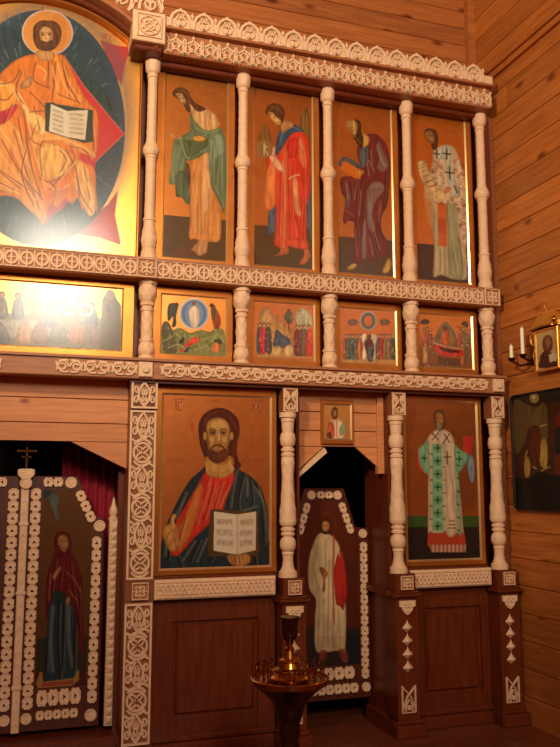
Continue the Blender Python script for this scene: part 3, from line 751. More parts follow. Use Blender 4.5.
    def text(s, col, x, y, w, h, n, a=.7, ww=.5, slope=0., seed=3):      # a line of small letters
        r = random.Random(seed); dx = w / n
        for i in range(n):
            X = x + i * dx; Y = y + slope * i * dx; k = r.randint(0, 4); q = dx * .62
            s.l(col, ww, [(X, Y), (X, Y + h)], a)
            if k in (0, 1): s.l(col, ww, [(X, Y + h / 2), (X + q, Y + h / 2)], a); s.l(col, ww, [(X + q, Y), (X + q, Y + h)], a)
            elif k == 2: s.l(col, ww, [(X, Y), (X + q, Y), (X + q, Y + h / 2), (X, Y + h / 2)], a)
            elif k == 3: s.l(col, ww, [(X, Y), (X + q, Y + h)], a)
            else: s.l(col, ww, [(X, Y + h), (X + q, Y + h)], a); s.l(col, ww, [(X, Y), (X + q, Y)], a)
    def dabs(s, n, cols, x0, y0, x1, y1, L=2.6, w=.7, a=.6, seed=5):
        r = random.Random(seed)
        for i in range(n):
            x, y = r.uniform(x0, x1), r.uniform(y0, y1); t = r.choice([1.5, 1.2, 1.9, .4, 2.7]); d = r.uniform(.4, 1) * L
            s.l(r.choice(cols), r.uniform(.7, 1.5) * w, [(x, y), (x + d * math.cos(t), y + d * math.sin(t))], a)
    def mottle(s, amt, cell=3):
        g = s.rng.rand(s.h // (cell * s.k) + 2, s.w // (cell * s.k) + 2).astype(np.float32)
        yi = np.linspace(0, g.shape[0] - 1.001, s.h); xi = np.linspace(0, g.shape[1] - 1.001, s.w)
        y0 = yi.astype(int); x0 = xi.astype(int); fy = (yi - y0)[:, None]; fx = (xi - x0)[None]
        G = (g[y0][:, x0] * (1 - fy) * (1 - fx) + g[y0 + 1][:, x0] * fy * (1 - fx) + g[y0][:, x0 + 1] * (1 - fy) * fx + g[y0 + 1][:, x0 + 1] * fy * fx)
        s.a[..., :3] *= (1 + amt * (G - .5) * 2)[..., None]
    def sample(s, X, Y):
        u = np.clip((X - s.x0) * s.k, 0, s.w - 1.01); v = np.clip((Y - s.y0) * s.k, 0, s.h - 1.01)
        i = v.astype(int); j = u.astype(int); fy = (v - i)[..., None]; fx = (u - j)[..., None]
        return s.a[i, j] * (1 - fy) * (1 - fx) + s.a[i + 1, j] * fy * (1 - fx) + s.a[i, j + 1] * (1 - fy) * fx + s.a[i + 1, j + 1] * fy * fx
def homog(q):
    A = []; B = []
    for (u, v), (x, y) in zip(((0, 0), (1, 0), (1, 1), (0, 1)), q):
        A += [[u, v, 1, 0, 0, 0, -u * x, -v * x], [0, 0, 0, u, v, 1, -u * y, -v * y]]; B += [x, y]
    return np.append(np.linalg.solve(np.array(A, float), np.array(B, float)), 1).reshape(3, 3)
def painting(sh, parent, origin, ux, uz, mat_=None, res=1.9, gain=1., clip=None, name='painting', label=None):
    """origin = top-left corner in world, ux / uz = vectors along the top edge and down the left edge"""
    q = sh.q; wpx = max(math.dist(q[0], q[1]), math.dist(q[3], q[2])); hpx = max(math.dist(q[0], q[3]), math.dist(q[1], q[2]))
    nu, nv = int(wpx * res) + 1, int(hpx * res) + 1
    V, U = np.mgrid[0:nv + 1, 0:nu + 1]; U = U / nu; V = V / nv
    H = homog(q); D = H[2, 0] * U + H[2, 1] * V + 1
    X = (H[0, 0] * U + H[0, 1] * V + H[0, 2]) / D; Y = (H[1, 0] * U + H[1, 1] * V + H[1, 2]) / D
    C = sh.sample(X, Y).reshape(-1, 4).astype(np.float32); C[:, :3] = np.clip(C[:, :3] * gain * (.70 + .30 * C[:, 3:]), 0, 1)
    o = np.array(Vector(origin) - wloc(parent)); P = o + U.reshape(-1, 1) * np.array(ux) + V.reshape(-1, 1) * np.array(uz)
    idx = np.arange((nv + 1) * (nu + 1)).reshape(nv + 1, nu + 1)
    F = np.stack([idx[:-1, :-1], idx[1:, :-1], idx[1:, 1:], idx[:-1, 1:]], -1).reshape(-1, 4)
    if clip is not None:
        W_ = P + np.array(wloc(parent)); c = W_[F].mean(1); F = F[clip(c[:, 0], c[:, 2])]
        used = np.unique(F); mp = -np.ones(len(P), int); mp[used] = np.arange(len(used)); P = P[used]; C = C[used]; F = mp[F]
    me = bpy.data.meshes.new(name)
    me.vertices.add(len(P)); me.vertices.foreach_set('co', P.astype(np.float32).ravel())
    me.loops.add(F.size); me.loops.foreach_set('vertex_index', F.astype(np.int32).ravel())
    me.polygons.add(len(F)); me.polygons.foreach_set('loop_start', np.arange(0, F.size, 4, dtype=np.int32))
    me.update(calc_edges=True)
    at = me.color_attributes.new('Col', 'FLOAT_COLOR', 'POINT'); at.data.foreach_set('color', C.ravel())
    me.materials.append(mat_ or PAINT)
    ob = bpy.data.objects.new(name, me); put(ob, parent)
    if label: ob['label'] = label
    return ob
def frame_mesh(x0, x1, z0, z1, ix0, ix1, iz0, iz1, yf, yp, yb, bev=.008):
    """picture board: raised border, sloping inner edge, flat back"""
    bm = bmesh.new(); o = .004
    def ring(a, b, c, d, y): return [bm.verts.new(p) for p in ((a, y, c), (b, y, c), (b, y, d), (a, y, d))]
    R = [ring(x0, x1, z0, z1, yb), ring(x0, x1, z0, z1, yf + o), ring(x0 + o, x1 - o, z0 + o, z1 - o, yf), ring(ix0 - bev, ix1 + bev, iz0 - bev, iz1 + bev, yf), ring(ix0 - bev, ix1 + bev, iz0 - bev, iz1 + bev, yp)]
    for p, q in zip(R, R[1:]):
        for i in range(4): bm.faces.new((p[i], p[(i + 1) % 4], q[(i + 1) % 4], q[i]))
    bm.faces.new(R[0][::-1]); bm.faces.new(R[-1])
    return bm
def icon(label, x0, x1, z0, z1, ix0, ix1, iz0, iz1, yf, yp, sh, group=None, gain=1., res=1.9, name='icon', bev=.0072, border=None):
    t = thing(name, label, 'icon', ((x0 + x1) / 2, yf, z0), group)
    obj('border', frame_mesh(x0, x1, z0, z1, ix0, ix1, iz0, iz1, yf, yp + .0015, yp + .022, bev), border or GILT, t)
    bm = bmesh.new(); b = bev; m = .0008
    A = [bm.verts.new(p) for p in ((ix0 - b, yf + m, iz0 - b), (ix1 + b, yf + m, iz0 - b), (ix1 + b, yf + m, iz1 + b), (ix0 - b, yf + m, iz1 + b))]
    B = [bm.verts.new(p) for p in ((ix0, yp, iz0), (ix1, yp, iz0), (ix1, yp, iz1), (ix0, yp, iz1))]
    for i in range(4): bm.faces.new((A[i], A[(i + 1) % 4], B[(i + 1) % 4], B[i]))
    obj('gilt_edge', bm, GILTEDGE, t)
    painting(sh, t, (ix0, yp, iz1), (ix1 - ix0, 0, 0), (0, 0, -(iz1 - iz0)), gain=gain, res=res)
    return t
GOLD = (214, 142, 62)

# ---- upper row, first: bearded man in a green cloak
s = Sheet([(166.9, 70.6), (227.3, 80.5), (225.5, 261.7), (162.9, 256.0)], (176, 104, 42))
s.mottle(.06, 6)
s.p((104, 74, 34), '160,214.5 230,221 230,264 160,258', 0)
s.mottle(.05, 3)
s.e((200, 118, 44), 184, 99, 15, 15, .5, ring=.6, gild=.8)
s.text((170, 60, 30), 200, 93, 18, 2.6, 6, .5)
s.p((140, 74, 30), '173,255 178,249 186,244 199,238 209,243 207,252 197,256 184,256', 1, .35)
# feet
s.p((196, 140, 90), '195,252 191,250 197,243 201,238 207,240 207,249 205,254 198,256')
s.f((110, 62, 34), .6, '200,242 195,250|204,243 200,253|191,251 199,256 205,253')
# cloak interior dark
s.p((96, 76, 44), '176,139 185,160 190,170 190,204 181,197 176,196 175,178 173,150')
# lower tunic
s.p((226, 144, 72), '193,160 208,152 212,186 220,212 220,239 211,242 201,241 195,239 189,238 190,220 188,200 191,178')
s.p((236, 172, 108), '202,158 208,156 211,186 210,204 205,215 203,232 201,232 201,196')
s.f((178, 96, 40), 1.1, '194,172 190,200 193,234|201,170 201,238|209,190 208,236|214,200 213,236|198,205 198,236', .55)
s.f((246, 196, 136), 1.2, '197,180 195,210 196,232|206,186 207,210|217,214 218,234', .6)
# green cloak left fall
s.p((112, 126, 90), '175,139 184,140 186,158 183,172 177,178 176,184 169,183 171,168 172,152')
s.p((132, 146, 108), '173,150 176,142 179,150 177,172 171,180')
s.p((98, 112, 78), '176,176 184,172 190,196 188,205 182,197 177,194')
# green cloak main
s.p((112, 126, 88), '190,114 198,124 206,130 218,127 224,135 226,156 226.5,190 224,212 220,204 216,196 211,186 209,170 208,153 198,158 188,161 183,157 180,146 177,138 184,135 190,130')
s.p((140, 156, 122), '210,138 222,136 224,154 216,158 211,182 209,165')
s.p((86, 98, 62), '184,141 192,141 206,139 207,148 196,154 190,158 186,154')
s.f((76, 86, 52), 1.0, '184,142 188,156 193,159|192,126 202,136 216,140|218,160 216,186 222,206|213,144 212,178|192,121 196,134', .7)
s.f((164, 178, 146), .9, '180,140 186,156 190,158|196,128 208,133 220,130|222,150 222,190|215,186 219,196|200,152 207,148', .7)
# bare shoulder
s.p((224, 168, 108), '194,110 204,107 212,112 217,118 219,127 207,131 199,126 193,118')
s.f((170, 104, 58), .9, '199,112 201,124|204,110 205,128|210,114 208,128', .7)
s.f((246, 206, 156), 1.0, '202,112 203,122|212,116 215,124|196,113 197,119', .7)
# arms
s.p((206, 144, 84), '166,134.5 172,134 176,136.5 182,137 180,139.5 173,138')
s.p((214, 152, 66), '192,138 199,136 205,138 204,141 196,141.5')
s.f((120, 74, 32), .6, '192,140 199,141.5 204,141|197,137 199,139', .7)
# head
s.p((96, 54, 28), '172.5,95 174,90 181,87.5 188,91 192,99 197,104 206,109 200,112 195,110 191,106 190,113 186,110 184,104 176,98')
s.p((212, 156, 104), '175.5,94.5 181,93.5 185,99 186,104 182,104 179,99')
s.f((84, 44, 24), .7, '176,96 180,95.5|181,99 184,97.5|182,103.5 185,103', .9)
s.f((70, 38, 20), 1.6, '184,105 187,109 189,111|186,103 190,109', .9)
s.f((150, 92, 52), .7, '178,90 186,93 190,101|182,89 190,96 195,104', .7)
s.p((226, 176, 120), '190,104 194,110 194,113 191,110')
I1 = s
# ---- second: winged youth in red over blue, with a round medallion
s = Sheet([(254.9, 85.0), (311.2, 94.3), (312.3, 269.5), (254.1, 264.3)], (180, 100, 42), seed=2)
s.mottle(.06, 6)
s.p((98, 68, 34), '250,225 315,228 315,272 250,268', 0)
s.p((122, 88, 40), '299,124 306,108 309,118 310,150 309,200 306,190 303,150', 1, .9, gild=.3)   # wing behind
s.p((116, 84, 40), '258,140 262,128 266,124 270,130 272,150 266,160', 1, .7, gild=.3)
s.f((190, 140, 70), .6, '303,112 304,140|306,114 307,150|262,130 264,150|266,128 268,146', .7)
s.e((190, 110, 44), 275, 113, 15, 16, .5, ring=.6, gild=.8)
s.p((88, 98, 112), '269,208 276,206 277,232 273,233 268,234')
s.p((84, 88, 96), '306,180 311,178 312,236 309,237 307,220')
s.f((132, 142, 158), .8, '271,212 272,230|308,196 310,232')
# feet
s.p((214, 112, 60), '273,256 280,252 280,244 287,245 288,253 282,255')
s.p((214, 112, 60), '299,264 304,256 304,249 309,250 310,257 304,264')
# robe
s.p((226, 62, 34), '266,158 272,150 280,150 286,140 291,131 302,132 308,140 309,156 310,190 306,210 307,240 306,249 298,249 288,246 275,246 275,230 275,206 265,207 266,190 267,172')
s.p((238, 128, 66), '267,172 275,158 275,204 265,207')
s.p((232, 100, 54), '282,150 287,150 288,190 287,220 288,245 278,245 281,200')
s.p((230, 84, 44), '287,240 306,240 307,249 288,246')
s.p((236, 148, 96), '293,176 298,184 299,204 301,216 296,214 293,196')
s.p((214, 52, 34), '288,142 297,139 297,154 292,158 288,156')
s.p((240, 118, 74), '299,138 303,140 306,160 305,168 299,160')
s.f((180, 36, 26), 1.0, '276,170 276,240|288,160 290,240|303,150 304,172 300,230|292,186 291,236|281,170 279,236|305,180 303,240', .6)
s.f((248, 176, 120), .8, '283,160 285,200 284,238|296,180 297,206|300,142 303,160|270,176 268,202|295,222 297,236', .6)
s.f((252, 200, 150), 1.3, '289,179 294,176 299,175', .8)
# forearm
s.p((230, 168, 128), '269,157 272,152 278,160 285,170 286,172 279,171 273,164')
s.p((226, 160, 120), '271,156 272,149 274,147 276,150 275,156')
# blue collar and sleeve
s.p((60, 84, 104), '279,132 284,126 292,124 300,128 304,132 293,133 287,140 282,148 276,156 275,148')
s.f((104, 134, 150), .8, '282,134 279,146|292,127 301,131|285,131 280,140', .8)
# medallion
s.e((176, 124, 70), 264, 149, 8.6, 9.6, 1, gild=.5); s.e((130, 92, 48), 264, 149, 7.6, 8.6, 1, ring=.9); s.e((150, 108, 56), 264, 149, 6, 7, .9)
s.l((226, 200, 160), 1, '264,143 264,155'); s.l((226, 200, 160), 1, '264,145 267,147 264,149 268,155', .9)
# neck, head
s.p((210, 146, 84), '282,121 290,122 293,126 286,131 282,133 281,127')
s.p((98, 58, 30), '265,113 267,107 273,103.5 280,105 284,110 284,118 282,124 278,122 270,112 267,114')
s.p((216, 160, 90), '268,114 272,112.5 276,117 281,121 280,125 276,124 271,119')
s.f((72, 38, 20), .7, '268.5,115.5 271,114.5|273,118.5 275,117|277,123 279,122.5', .9)
s.f((160, 104, 60), .6, '270,107 278,106|267,111 276,108 282,114', .7)
s.text((150, 50, 26), 292, 104, 10, 2.6, 4, .45)
I2 = s
# ---- third: balding bearded man in dark purple with an orange book
s = Sheet([(337.1, 98.5), (389.7, 107.1), (393.2, 276.8), (338.9, 271.9)], (194, 108, 42), seed=3)
s.mottle(.06, 6)
s.p((98, 64, 34), '335,236 395,241 395,279 335,274', 0)
s.e((204, 112, 40), 353, 128, 15, 15, .5, ring=.6, gild=.8)
s.p((212, 160, 62), '347,268 352,264 357,264 354,268 349,270')
s.p((212, 160, 62), '382,272 385,265 388,258 391,262 390,269 386,273')
s.p((120, 46, 40), '364,136 375,134 383,140 388,150 390,165 389,190 387,205 381,218 382,232 388,242 391,252 384,258 378,255 376,262 371,262 367,257 362,262 358,264 352,262 354,250 354,225 353,222 348,221 345,224 343,222 343,216 345,200 341,192 341,178 350,176 360,172 358,160 357,148')
s.p((150, 122, 112), '368,190 374,182 382,184 384,190 376,200 372,214 375,228 372,232 367,222 367,200', 1, .7)
s.p((146, 122, 112), '362,226 366,222 366,255 362,257', 1, .6)
s.p((142, 118, 112), '376,148 379,142 383,152 388,165 383,172 377,168 379,158', 1, .6)
s.p((120, 96, 92), '345,200 350,190 350,205 345,208', 1, .6)
s.f((186, 160, 148), .7, '377,145 381,158 385,168|379,152 383,166|370,188 378,184 383,186|368,196 369,214 373,226|372,194 371,210|346,182 348,200|364,224 364,252|381,206 378,222|358,178 354,200|361,190 359,216|370,238 373,254|366,158 369,176', .6)
s.f((84, 24, 26), 1.2, '358,180 356,210 358,250|366,185 363,215 362,235|370,232 374,250 377,258|378,222 384,240|350,180 352,200|371,180 364,192|386,170 384,200', .75)
s.f((172, 150, 142), .8, '372,186 381,187|370,202 370,220|346,184 348,198|380,160 386,166|364,228 364,250|371,150 372,165|373,228 380,250|368,160 374,172', .7)
s.f((150, 40, 36), 1, '354,228 356,256|367,236 371,256|380,200 376,214|344,210 352,216', .7)
s.p((96, 96, 104), '359,152 362,146 368,148 367,160 363,168 360,166')
s.f((40, 40, 50), 1.0, '366,150 365,164|362,156 361,165', .8)
# book and hand
s.p((96, 92, 88), '338,165 341,158 346,157 357,163 360,170 352,168 342,166')
s.p((232, 116, 34), '342,163 344,161 362,171 360,179 354,178 341,170', 0)
s.f((180, 70, 20), .6, '341,170 354,178.5 360,179')
s.p((222, 140, 60), '355,171 361,170 364,172 361,176 357,176')
# neck and head
s.p((206, 150, 70), '360,134 364,134 369,138 368,144 363,148 361,142')
s.p((86, 48, 26), '353,121 358,120 361,124 361,132 363,138 362,148 357,144 355,136 353,132')
s.p((212, 156, 84), '346,124 348,120.5 353,120 357,124 357,130 355,136 352,134 350,130 347,128')
s.f((76, 42, 22), .8, '350,128.5 353,127.5|351,131 355,130|353,136 356,135', .9)
s.f((70, 38, 22), 1.8, '354,138 358,143', .9)
s.text((150, 50, 26), 368, 118, 14, 2.4, 5, .45)
I3 = s
# ---- fourth: bishop in a cross-patterned robe with an unrolled scroll
s = Sheet([(413.9, 111.1), (463.2, 119.2), (468.8, 283.7), (418.0, 279.1)], (212, 120, 42), seed=4)
s.mottle(.05, 6)
s.p((84, 48, 32), '412,243 472,248 472,287 412,281', 0)
s.e((224, 134, 50), 429, 137, 12, 13, .5, ring=.7, gild=.8)
s.text((160, 60, 26), 444, 130, 18, 3, 7, .5)
s.p((200, 176, 134), '433,200 462,202 466,250 467,276 462,280 452,279 446,277 440,275 433,276 434,250')
s.p((164, 158, 116), '446,203 456,203 460,240 463,276 455,279 449,270 448,235')
s.p((222, 110, 50), '437,202 446,203 447,247 438,246', 0)
s.p((196, 76, 36), '437,218 446,219 447,235 438,232', 0, .6)
s.f((120, 92, 56), 1.0, '434,210 434,274|447,206 449,276|452,240 456,276|440,250 440,272|444,250 445,274|459,240 463,270', .6)
s.f((226, 208, 166), .9, '450,210 454,250 459,274|437,250 437,272|442,252 443,272', .6)
# phelonion with crosses
s.p((224, 190, 150), '433,152 437,148 444,145 453,147 458,156 463,170 466,190 468,215 467,240 464,246 460,240 457,225 456,205 448,204 438,203 428,200 424,190 428,176 432,165')
s.p((198, 184, 150), '444,148 449,146 452,150 450,165 456,185 460,192 456,196 448,180 445,165')
rr = random.Random(4)
for i in range(190):
    x = 430 + rr.random() * 37; yv = 158 + rr.random() * 84
    if (yv > 205 and x < 458) or (445 < x < 453 and yv < 196) or x < 432 + (yv - 160) * .0 - 1: continue
    s.l((176, 62, 26), .9, [(x, yv), (x + 1.8, yv + .5)], .9) if i % 2 else s.e((140, 50, 24), x, yv, 1.2, 1.5, .85, ring=.6)
s.p((206, 198, 170), '436,150 445,146 452,147 450,156 455,180 460,196 452,196 447,180 444,160 438,160')
for x, yv, h in ((436.5, 154, 4), (446.5, 154, 5.5), (449.5, 173, 6)):
    s.l((50, 44, 34), 1.4, [(x, yv - h), (x, yv + h)]); s.l((50, 44, 34), 1.4, [(x - h * .7, yv - .5), (x + h * .7, yv + .5)])
s.l((50, 44, 34), 1.3, '454,186 457,193')
s.p((210, 128, 84), '444,190 447,187 451,188 450,191 445,194')
# scroll
s.p((232, 188, 128), '417,164 421,161 425,162 428,170 434,180 441,190 446,196 441,202 434,196 425,186 420,176')
s.f((120, 70, 36), 1.0, '419,166 425,163|419,169 426,166|426,183 433,180|429,187 437,184|421,172 426,170|423,177 429,175|426,182 432,180|430,187 436,185|434,192 440,189', .8)
s.p((212, 160, 104), '424,186 430,190 434,200 433,226 429,224 425,205', 1, .55)
# head
s.p((88, 58, 38), '424,133 426,129 431,128.5 436,131 438,138 437,148 433,150 430,144 426,140')
s.p((176, 120, 66), '425,134 428,131 433,133 434,141 431,144 427,140')
s.f((64, 38, 22), .8, '426,136 429,135.5|430,136 433,136|430,142 433,142', .9)
I4 = s
uprights = ((I1, 'tall icon of a bearded man in a green cloak, first between the upper columns'),
            (I2, 'tall icon of a winged youth in red robe holding a medallion, upper row'),
            (I3, 'tall icon of a balding man in dark purple holding an orange book, upper row'),
            (I4, 'tall icon of a bishop in white cross-covered robe with scroll, upper row'))
for i, (sh, lb) in enumerate(uprights):
    icon(lb, .030 + W * i, .431 + W * i, 2.655, 3.667, .077 + W * i, .389 + W * i, 2.697, 3.655, .042, .049, sh, 'tall icons of the upper row')

# ---- small festival scenes
def quick(s, col, x, y, w, h, head=(206, 150, 96), robe2=None):
    s.p(col, [(x, y), (x - w * .5, y + h * .25), (x - w * .55, y + h), (x + w * .55, y + h), (x + w * .5, y + h * .25)])
    if robe2: s.p(robe2, [(x, y + h * .1), (x - w * .1, y + h * .6), (x + w * .1, y + h), (x + w * .5, y + h), (x + w * .4, y + h * .3)])
    s.e((90, 56, 32), x, y - w * .2, w * .34, w * .38); s.e(head, x, y - w * .1, w * .24, w * .28)
s = Sheet([(162.1, 294.8), (225.9, 299.6), (225.3, 356.2), (160.9, 352.8)], (206, 132, 60), seed=5); s.mottle(.05)
s.p((128, 128, 72), '160,330 168,324 172,330 180,328 190,333 200,330 210,332 216,328 224,332 226,352 226,357 160,353')
s.p((96, 88, 52), '162,326 168,322 174,336 176,352 164,352')
for a in ('166,340 176,334 182,340', '190,336 204,340 214,336', '208,345 218,334 224,342', '168,348 178,344 186,350', '196,350 206,346 214,351'): s.l((172, 170, 104), 1.2, a, .8); 
for a in ('176,342 186,346', '170,332 178,338', '206,340 210,348', '188,350 196,346'): s.l((84, 84, 50), 1.2, a, .8)
s.e((158, 174, 196), 194, 314, 14.5, 15); s.e((104, 128, 164), 194, 314, 12.5, 13.4); s.e((140, 160, 188), 194, 314, 9, 12, .7)
s.e((206, 214, 222), 194, 314, 14.2, 14.8, .7, ring=.8)
s.p((236, 214, 190), '193,306 189,311 190,322 192,328 196,328 199,322 199,311 196,306'); s.f((190, 160, 140), .6, '194,310 194,326|196.5,312 197,324', .7)
s.e((150, 90, 50), 193.5, 303.5, 2, 2.2)
s.p((70, 74, 58), '168,306 174,303 178,306 176,316 176,325 172,327 173,317 168,321'); s.e((84, 56, 36), 176.5, 305, 2, 2.2)
s.p((150, 72, 48), '211,308 216,309 220,318 220,326 215,330 212,320'); s.p((104, 84, 66), '211,307 215,306 215,318 212,318'); s.e((84, 56, 36), 211.5, 305.5, 2, 2.2)
s.p((224, 70, 40), '184,345 190,339 196,337 200,339 196,343 190,346 186,347'); s.p((206, 60, 40), '179,350 183,348 185,351 180,352')
s.p((220, 130, 70), '212,346 217,342 220,346 218,352 212,352'); s.p((60, 66, 70), '185,349 190,347 188,352 184,352'); s.p((60, 56, 40), '179,341 184,337 184,342 180,344'); s.p((70, 74, 66), '213,341 220,339 222,345 217,343')
s.dabs(70, [(178, 176, 112), (70, 74, 44), (150, 110, 60), (200, 190, 140)], 163, 326, 222, 352)
F1 = s
s = Sheet([(253.9, 301.7), (313.2, 306.1), (313.5, 360.8), (253.6, 357.7)], (186, 104, 50), seed=6); s.mottle(.05)
s.p((178, 130, 76), '258,320 262,309 268,307 274,316 280,322 290,330 292,345 296,355 258,355', 1, .9)
s.p((206, 156, 96), '262,312 266,308 270,318 268,324 262,322'); s.p((196, 140, 80), '276,320 284,326 288,338 280,336')
s.p((84, 86, 58), '284,318 286,312 289,309 292,315 292,322 288,324'); s.l((80, 56, 36), 1.2, '288,320 289,332')
s.p((186, 172, 132), '295,322 296,312 303,308 308,313 311,316 311,328 296,330'); s.f((120, 100, 76), .8, '299,318 299,328|304,314 304,328|308,318 308,328', .7)
for x, c, c2 in ((260, (70, 76, 96), (196, 52, 50)), (264, (196, 50, 60), None), (268, (84, 70, 74), None)): quick(s, c, x, 326, 6, 26, robe2=c2)
s.p((82, 86, 104), '274,338 276,330 282,334 290,340 288,346 280,348 273,346'); s.f((120, 126, 140), .7, '276,338 286,342')
s.p((206, 168, 110), '272,350 276,346 281,348 280,355 272,355'); s.p((206, 168, 110), '284,350 288,345 293,348 292,356 285,356')
for x, c in ((297, (110, 50, 44)), (301, (126, 60, 52)), (304.5, (110, 96, 70)), (309, (206, 64, 42))): quick(s, c, x, 328, 6, 26)
s.l((190, 150, 100), 1.4, '258,355.5 312,358', .8)
s.dabs(110, [(226, 190, 130), (70, 50, 40), (150, 60, 50), (90, 96, 110), (206, 150, 90)], 258, 310, 311, 355, 3)
F2 = s
s = Sheet([(339.3, 308.1), (394.6, 312.2), (395.7, 365.1), (339.9, 362.2)], (196, 108, 42), seed=7); s.mottle(.05)
s.e((160, 140, 116), 368, 321, 8.6, 9.6); s.e((104, 92, 84), 368, 321, 6.8, 8); s.e((216, 112, 44), 368, 321, 4, 5.4); s.e((190, 176, 150), 368, 321, 8.2, 9.2, .8, ring=.7)
for x in (353, 385): s.p((110, 84, 56), [(x - 5, 321), (x, 319), (x + 5, 322), (x + 3, 325), (x - 4, 325)]); s.l((190, 80, 60), .8, [(x - 4, 323), (x + 4, 323.5)], .7)
s.p((190, 152, 92), '342,356 394,359 395,364 341,362', 0, .8)
for x, c in ((345.5, (170, 84, 60)), (349, (92, 96, 72)), (352.5, (84, 100, 90)), (356.5, (116, 104, 78)), (360.5, (206, 116, 66)), (378.5, (96, 92, 84)), (382, (200, 54, 38)), (386, (160, 120, 74)), (389.5, (150, 110, 78)), (393, (92, 92, 64))): quick(s, c, x, 337, 5.2, 21, robe2=(c[0] * .7, c[1] * .7, c[2] * .75))
s.p((240, 214, 176), '361,337 366,335 366,358 362,358 363,346'); s.p((240, 214, 176), '371,335 377,337 375,346 375,358 371,358')
s.p((96, 34, 36), '369,338 364,343 366,352 368,361 372,361 374,350 373,342'); s.p((80, 96, 104), '368,348 371,348 371,361 368.5,361'); s.e((110, 60, 40), 369, 337, 2.2, 2.6)
s.dabs(110, [(226, 190, 130), (70, 40, 34), (190, 60, 40), (90, 100, 100), (110, 110, 70)], 343, 334, 394, 361, 3)
F3 = s
s = Sheet([(418.9, 314.0), (470.6, 317.9), (472.3, 369.1), (420.2, 366.4)], (200, 118, 46), seed=8); s.mottle(.05)
s.p((112, 76, 50), '420,344 470,344 472,369 420,366', 0, .75)
s.p((124, 116, 88), '435,345 437,332 445,322 453,330 457,340 457,346'); s.p((150, 100, 56), '438,345 440,332 445,325 452,334 454,345'); s.p((216, 96, 46), '442,344 443,332 447,330 447,344'); s.e((100, 60, 36), 445, 328.5, 1.9, 2.2)
for x, y0, c in ((424, 332, (190, 120, 84)), (427, 330, (212, 92, 56)), (430, 333, (150, 80, 60)), (460, 332, (196, 90, 58)), (463, 330, (140, 100, 72)), (467, 332, (116, 110, 76)), (425, 345, (190, 140, 90)), (430, 347, (140, 84, 60)), (462, 346, (170, 100, 64)), (467, 346, (120, 84, 58))): quick(s, c, x, y0, 5, 17)
s.p((206, 60, 50), '434,344 441,346 452,349 462,350 462,356 448,357 436,352'); s.p((70, 30, 30), '438,347 446,348.5 458,351 458,353 444,352'); s.f((226, 196, 160), .8, '433,343 440,345 452,348 462,349', .7)
s.p((80, 50, 40), '420,322 424,319 429,321 428,324 421,324'); s.p((90, 70, 46), '461,324 465,321 468,324 467,328')
s.p((92, 60, 52), '438,357 460,359 460,366 438,365', 0, .8)
s.dabs(130, [(206, 160, 110), (70, 40, 34), (180, 70, 44), (110, 116, 100), (60, 50, 40)], 421, 326, 469, 367, 3)
F4 = s
fl = ((F1, 'small icon with a white figure in a blue oval above green hills'), (F2, 'small square icon with a rider before a pale walled town'),
      (F3, 'small square icon with a row of figures below a round halo'), (F4, 'small square icon with mourners around a red couch'))
for i, (sh, lb) in enumerate(fl):
    icon(lb, .032 + W * i, .429 + W * i, 2.178, 2.545, .077 + W * i, .393 + W * i, 2.222, 2.505, .042, .049, sh, 'small icons of the middle row', gain=1.3)

# ---- long supper scene over the central doors
s = Sheet([(-58.9, 276.0), (122.2, 289.7), (120.5, 350.5), (-62.9, 341.0)], (232, 168, 60), seed=9); s.mottle(.04)
s.p((140, 128, 110), '-63,318 -20,312 20,314 60,316 100,318 121,320 121,352 -63,345', 0, .95)
s.p((188, 176, 160), '-40,324 0,320 40,320 80,322 96,326 90,338 60,340 0,338 -40,334', 1, .95)
for i, (x, y0, c) in enumerate(((-52, 300, (110, 84, 90)), (-42, 297, (150, 80, 70)), (-31, 299, (90, 104, 120)), (-20, 298, (170, 110, 74)), (-9, 297, (94, 96, 108)), (2, 297, (120, 104, 92)), (18, 298, (112, 116, 118)), (35, 296, (214, 122, 66)), (50, 306, (96, 104, 116)), (65, 301, (130, 108, 90)), (69, 312, (150, 120, 104)), (81, 302, (118, 120, 104)), (87, 312, (110, 98, 92)), (92, 308, (84, 104, 118)))):
    quick(s, c, x, y0, 10, 20, head=(180, 130, 92))
for x, yv in ((69, 309), (86, 310)): s.e((244, 226, 176), x, yv, 6, 5.6, .9, ring=1.3, gild=.6)
s.p((126, 108, 86), '102,300 106,292 110,289 114,293 117,300 121,305 121,352 100,350 101,320', 0)
s.p((90, 72, 56), '106,306 109,304 111,312 107,313'); s.e((150, 130, 104), 110, 295, 5, 5)
for x, c in ((-30, (160, 96, 70)), (0, (110, 110, 124)), (25, (206, 150, 110)), (40, (150, 96, 80)), (58, (120, 110, 104)), (78, (190, 110, 80)), (92, (140, 104, 96))): s.p(c, [(x - 7, 330), (x, 322), (x + 7, 330), (x + 9, 343), (x - 8, 342)], 1, .8)
s.f((90, 80, 70), 1, '-60,342 0,344 60,347 119,349|40,342 50,336 62,343|10,340 22,334', .6)
s.dabs(160, [(226, 200, 170), (70, 60, 60), (190, 110, 70), (110, 120, 130), (150, 130, 100)], -60, 304, 100, 346, 4)
icon('long horizontal icon of many figures at a table, glaring with reflected light', -.965, -.054, 2.178, 2.548, -.905, -.113, 2.223, 2.515, .042, .049, s)

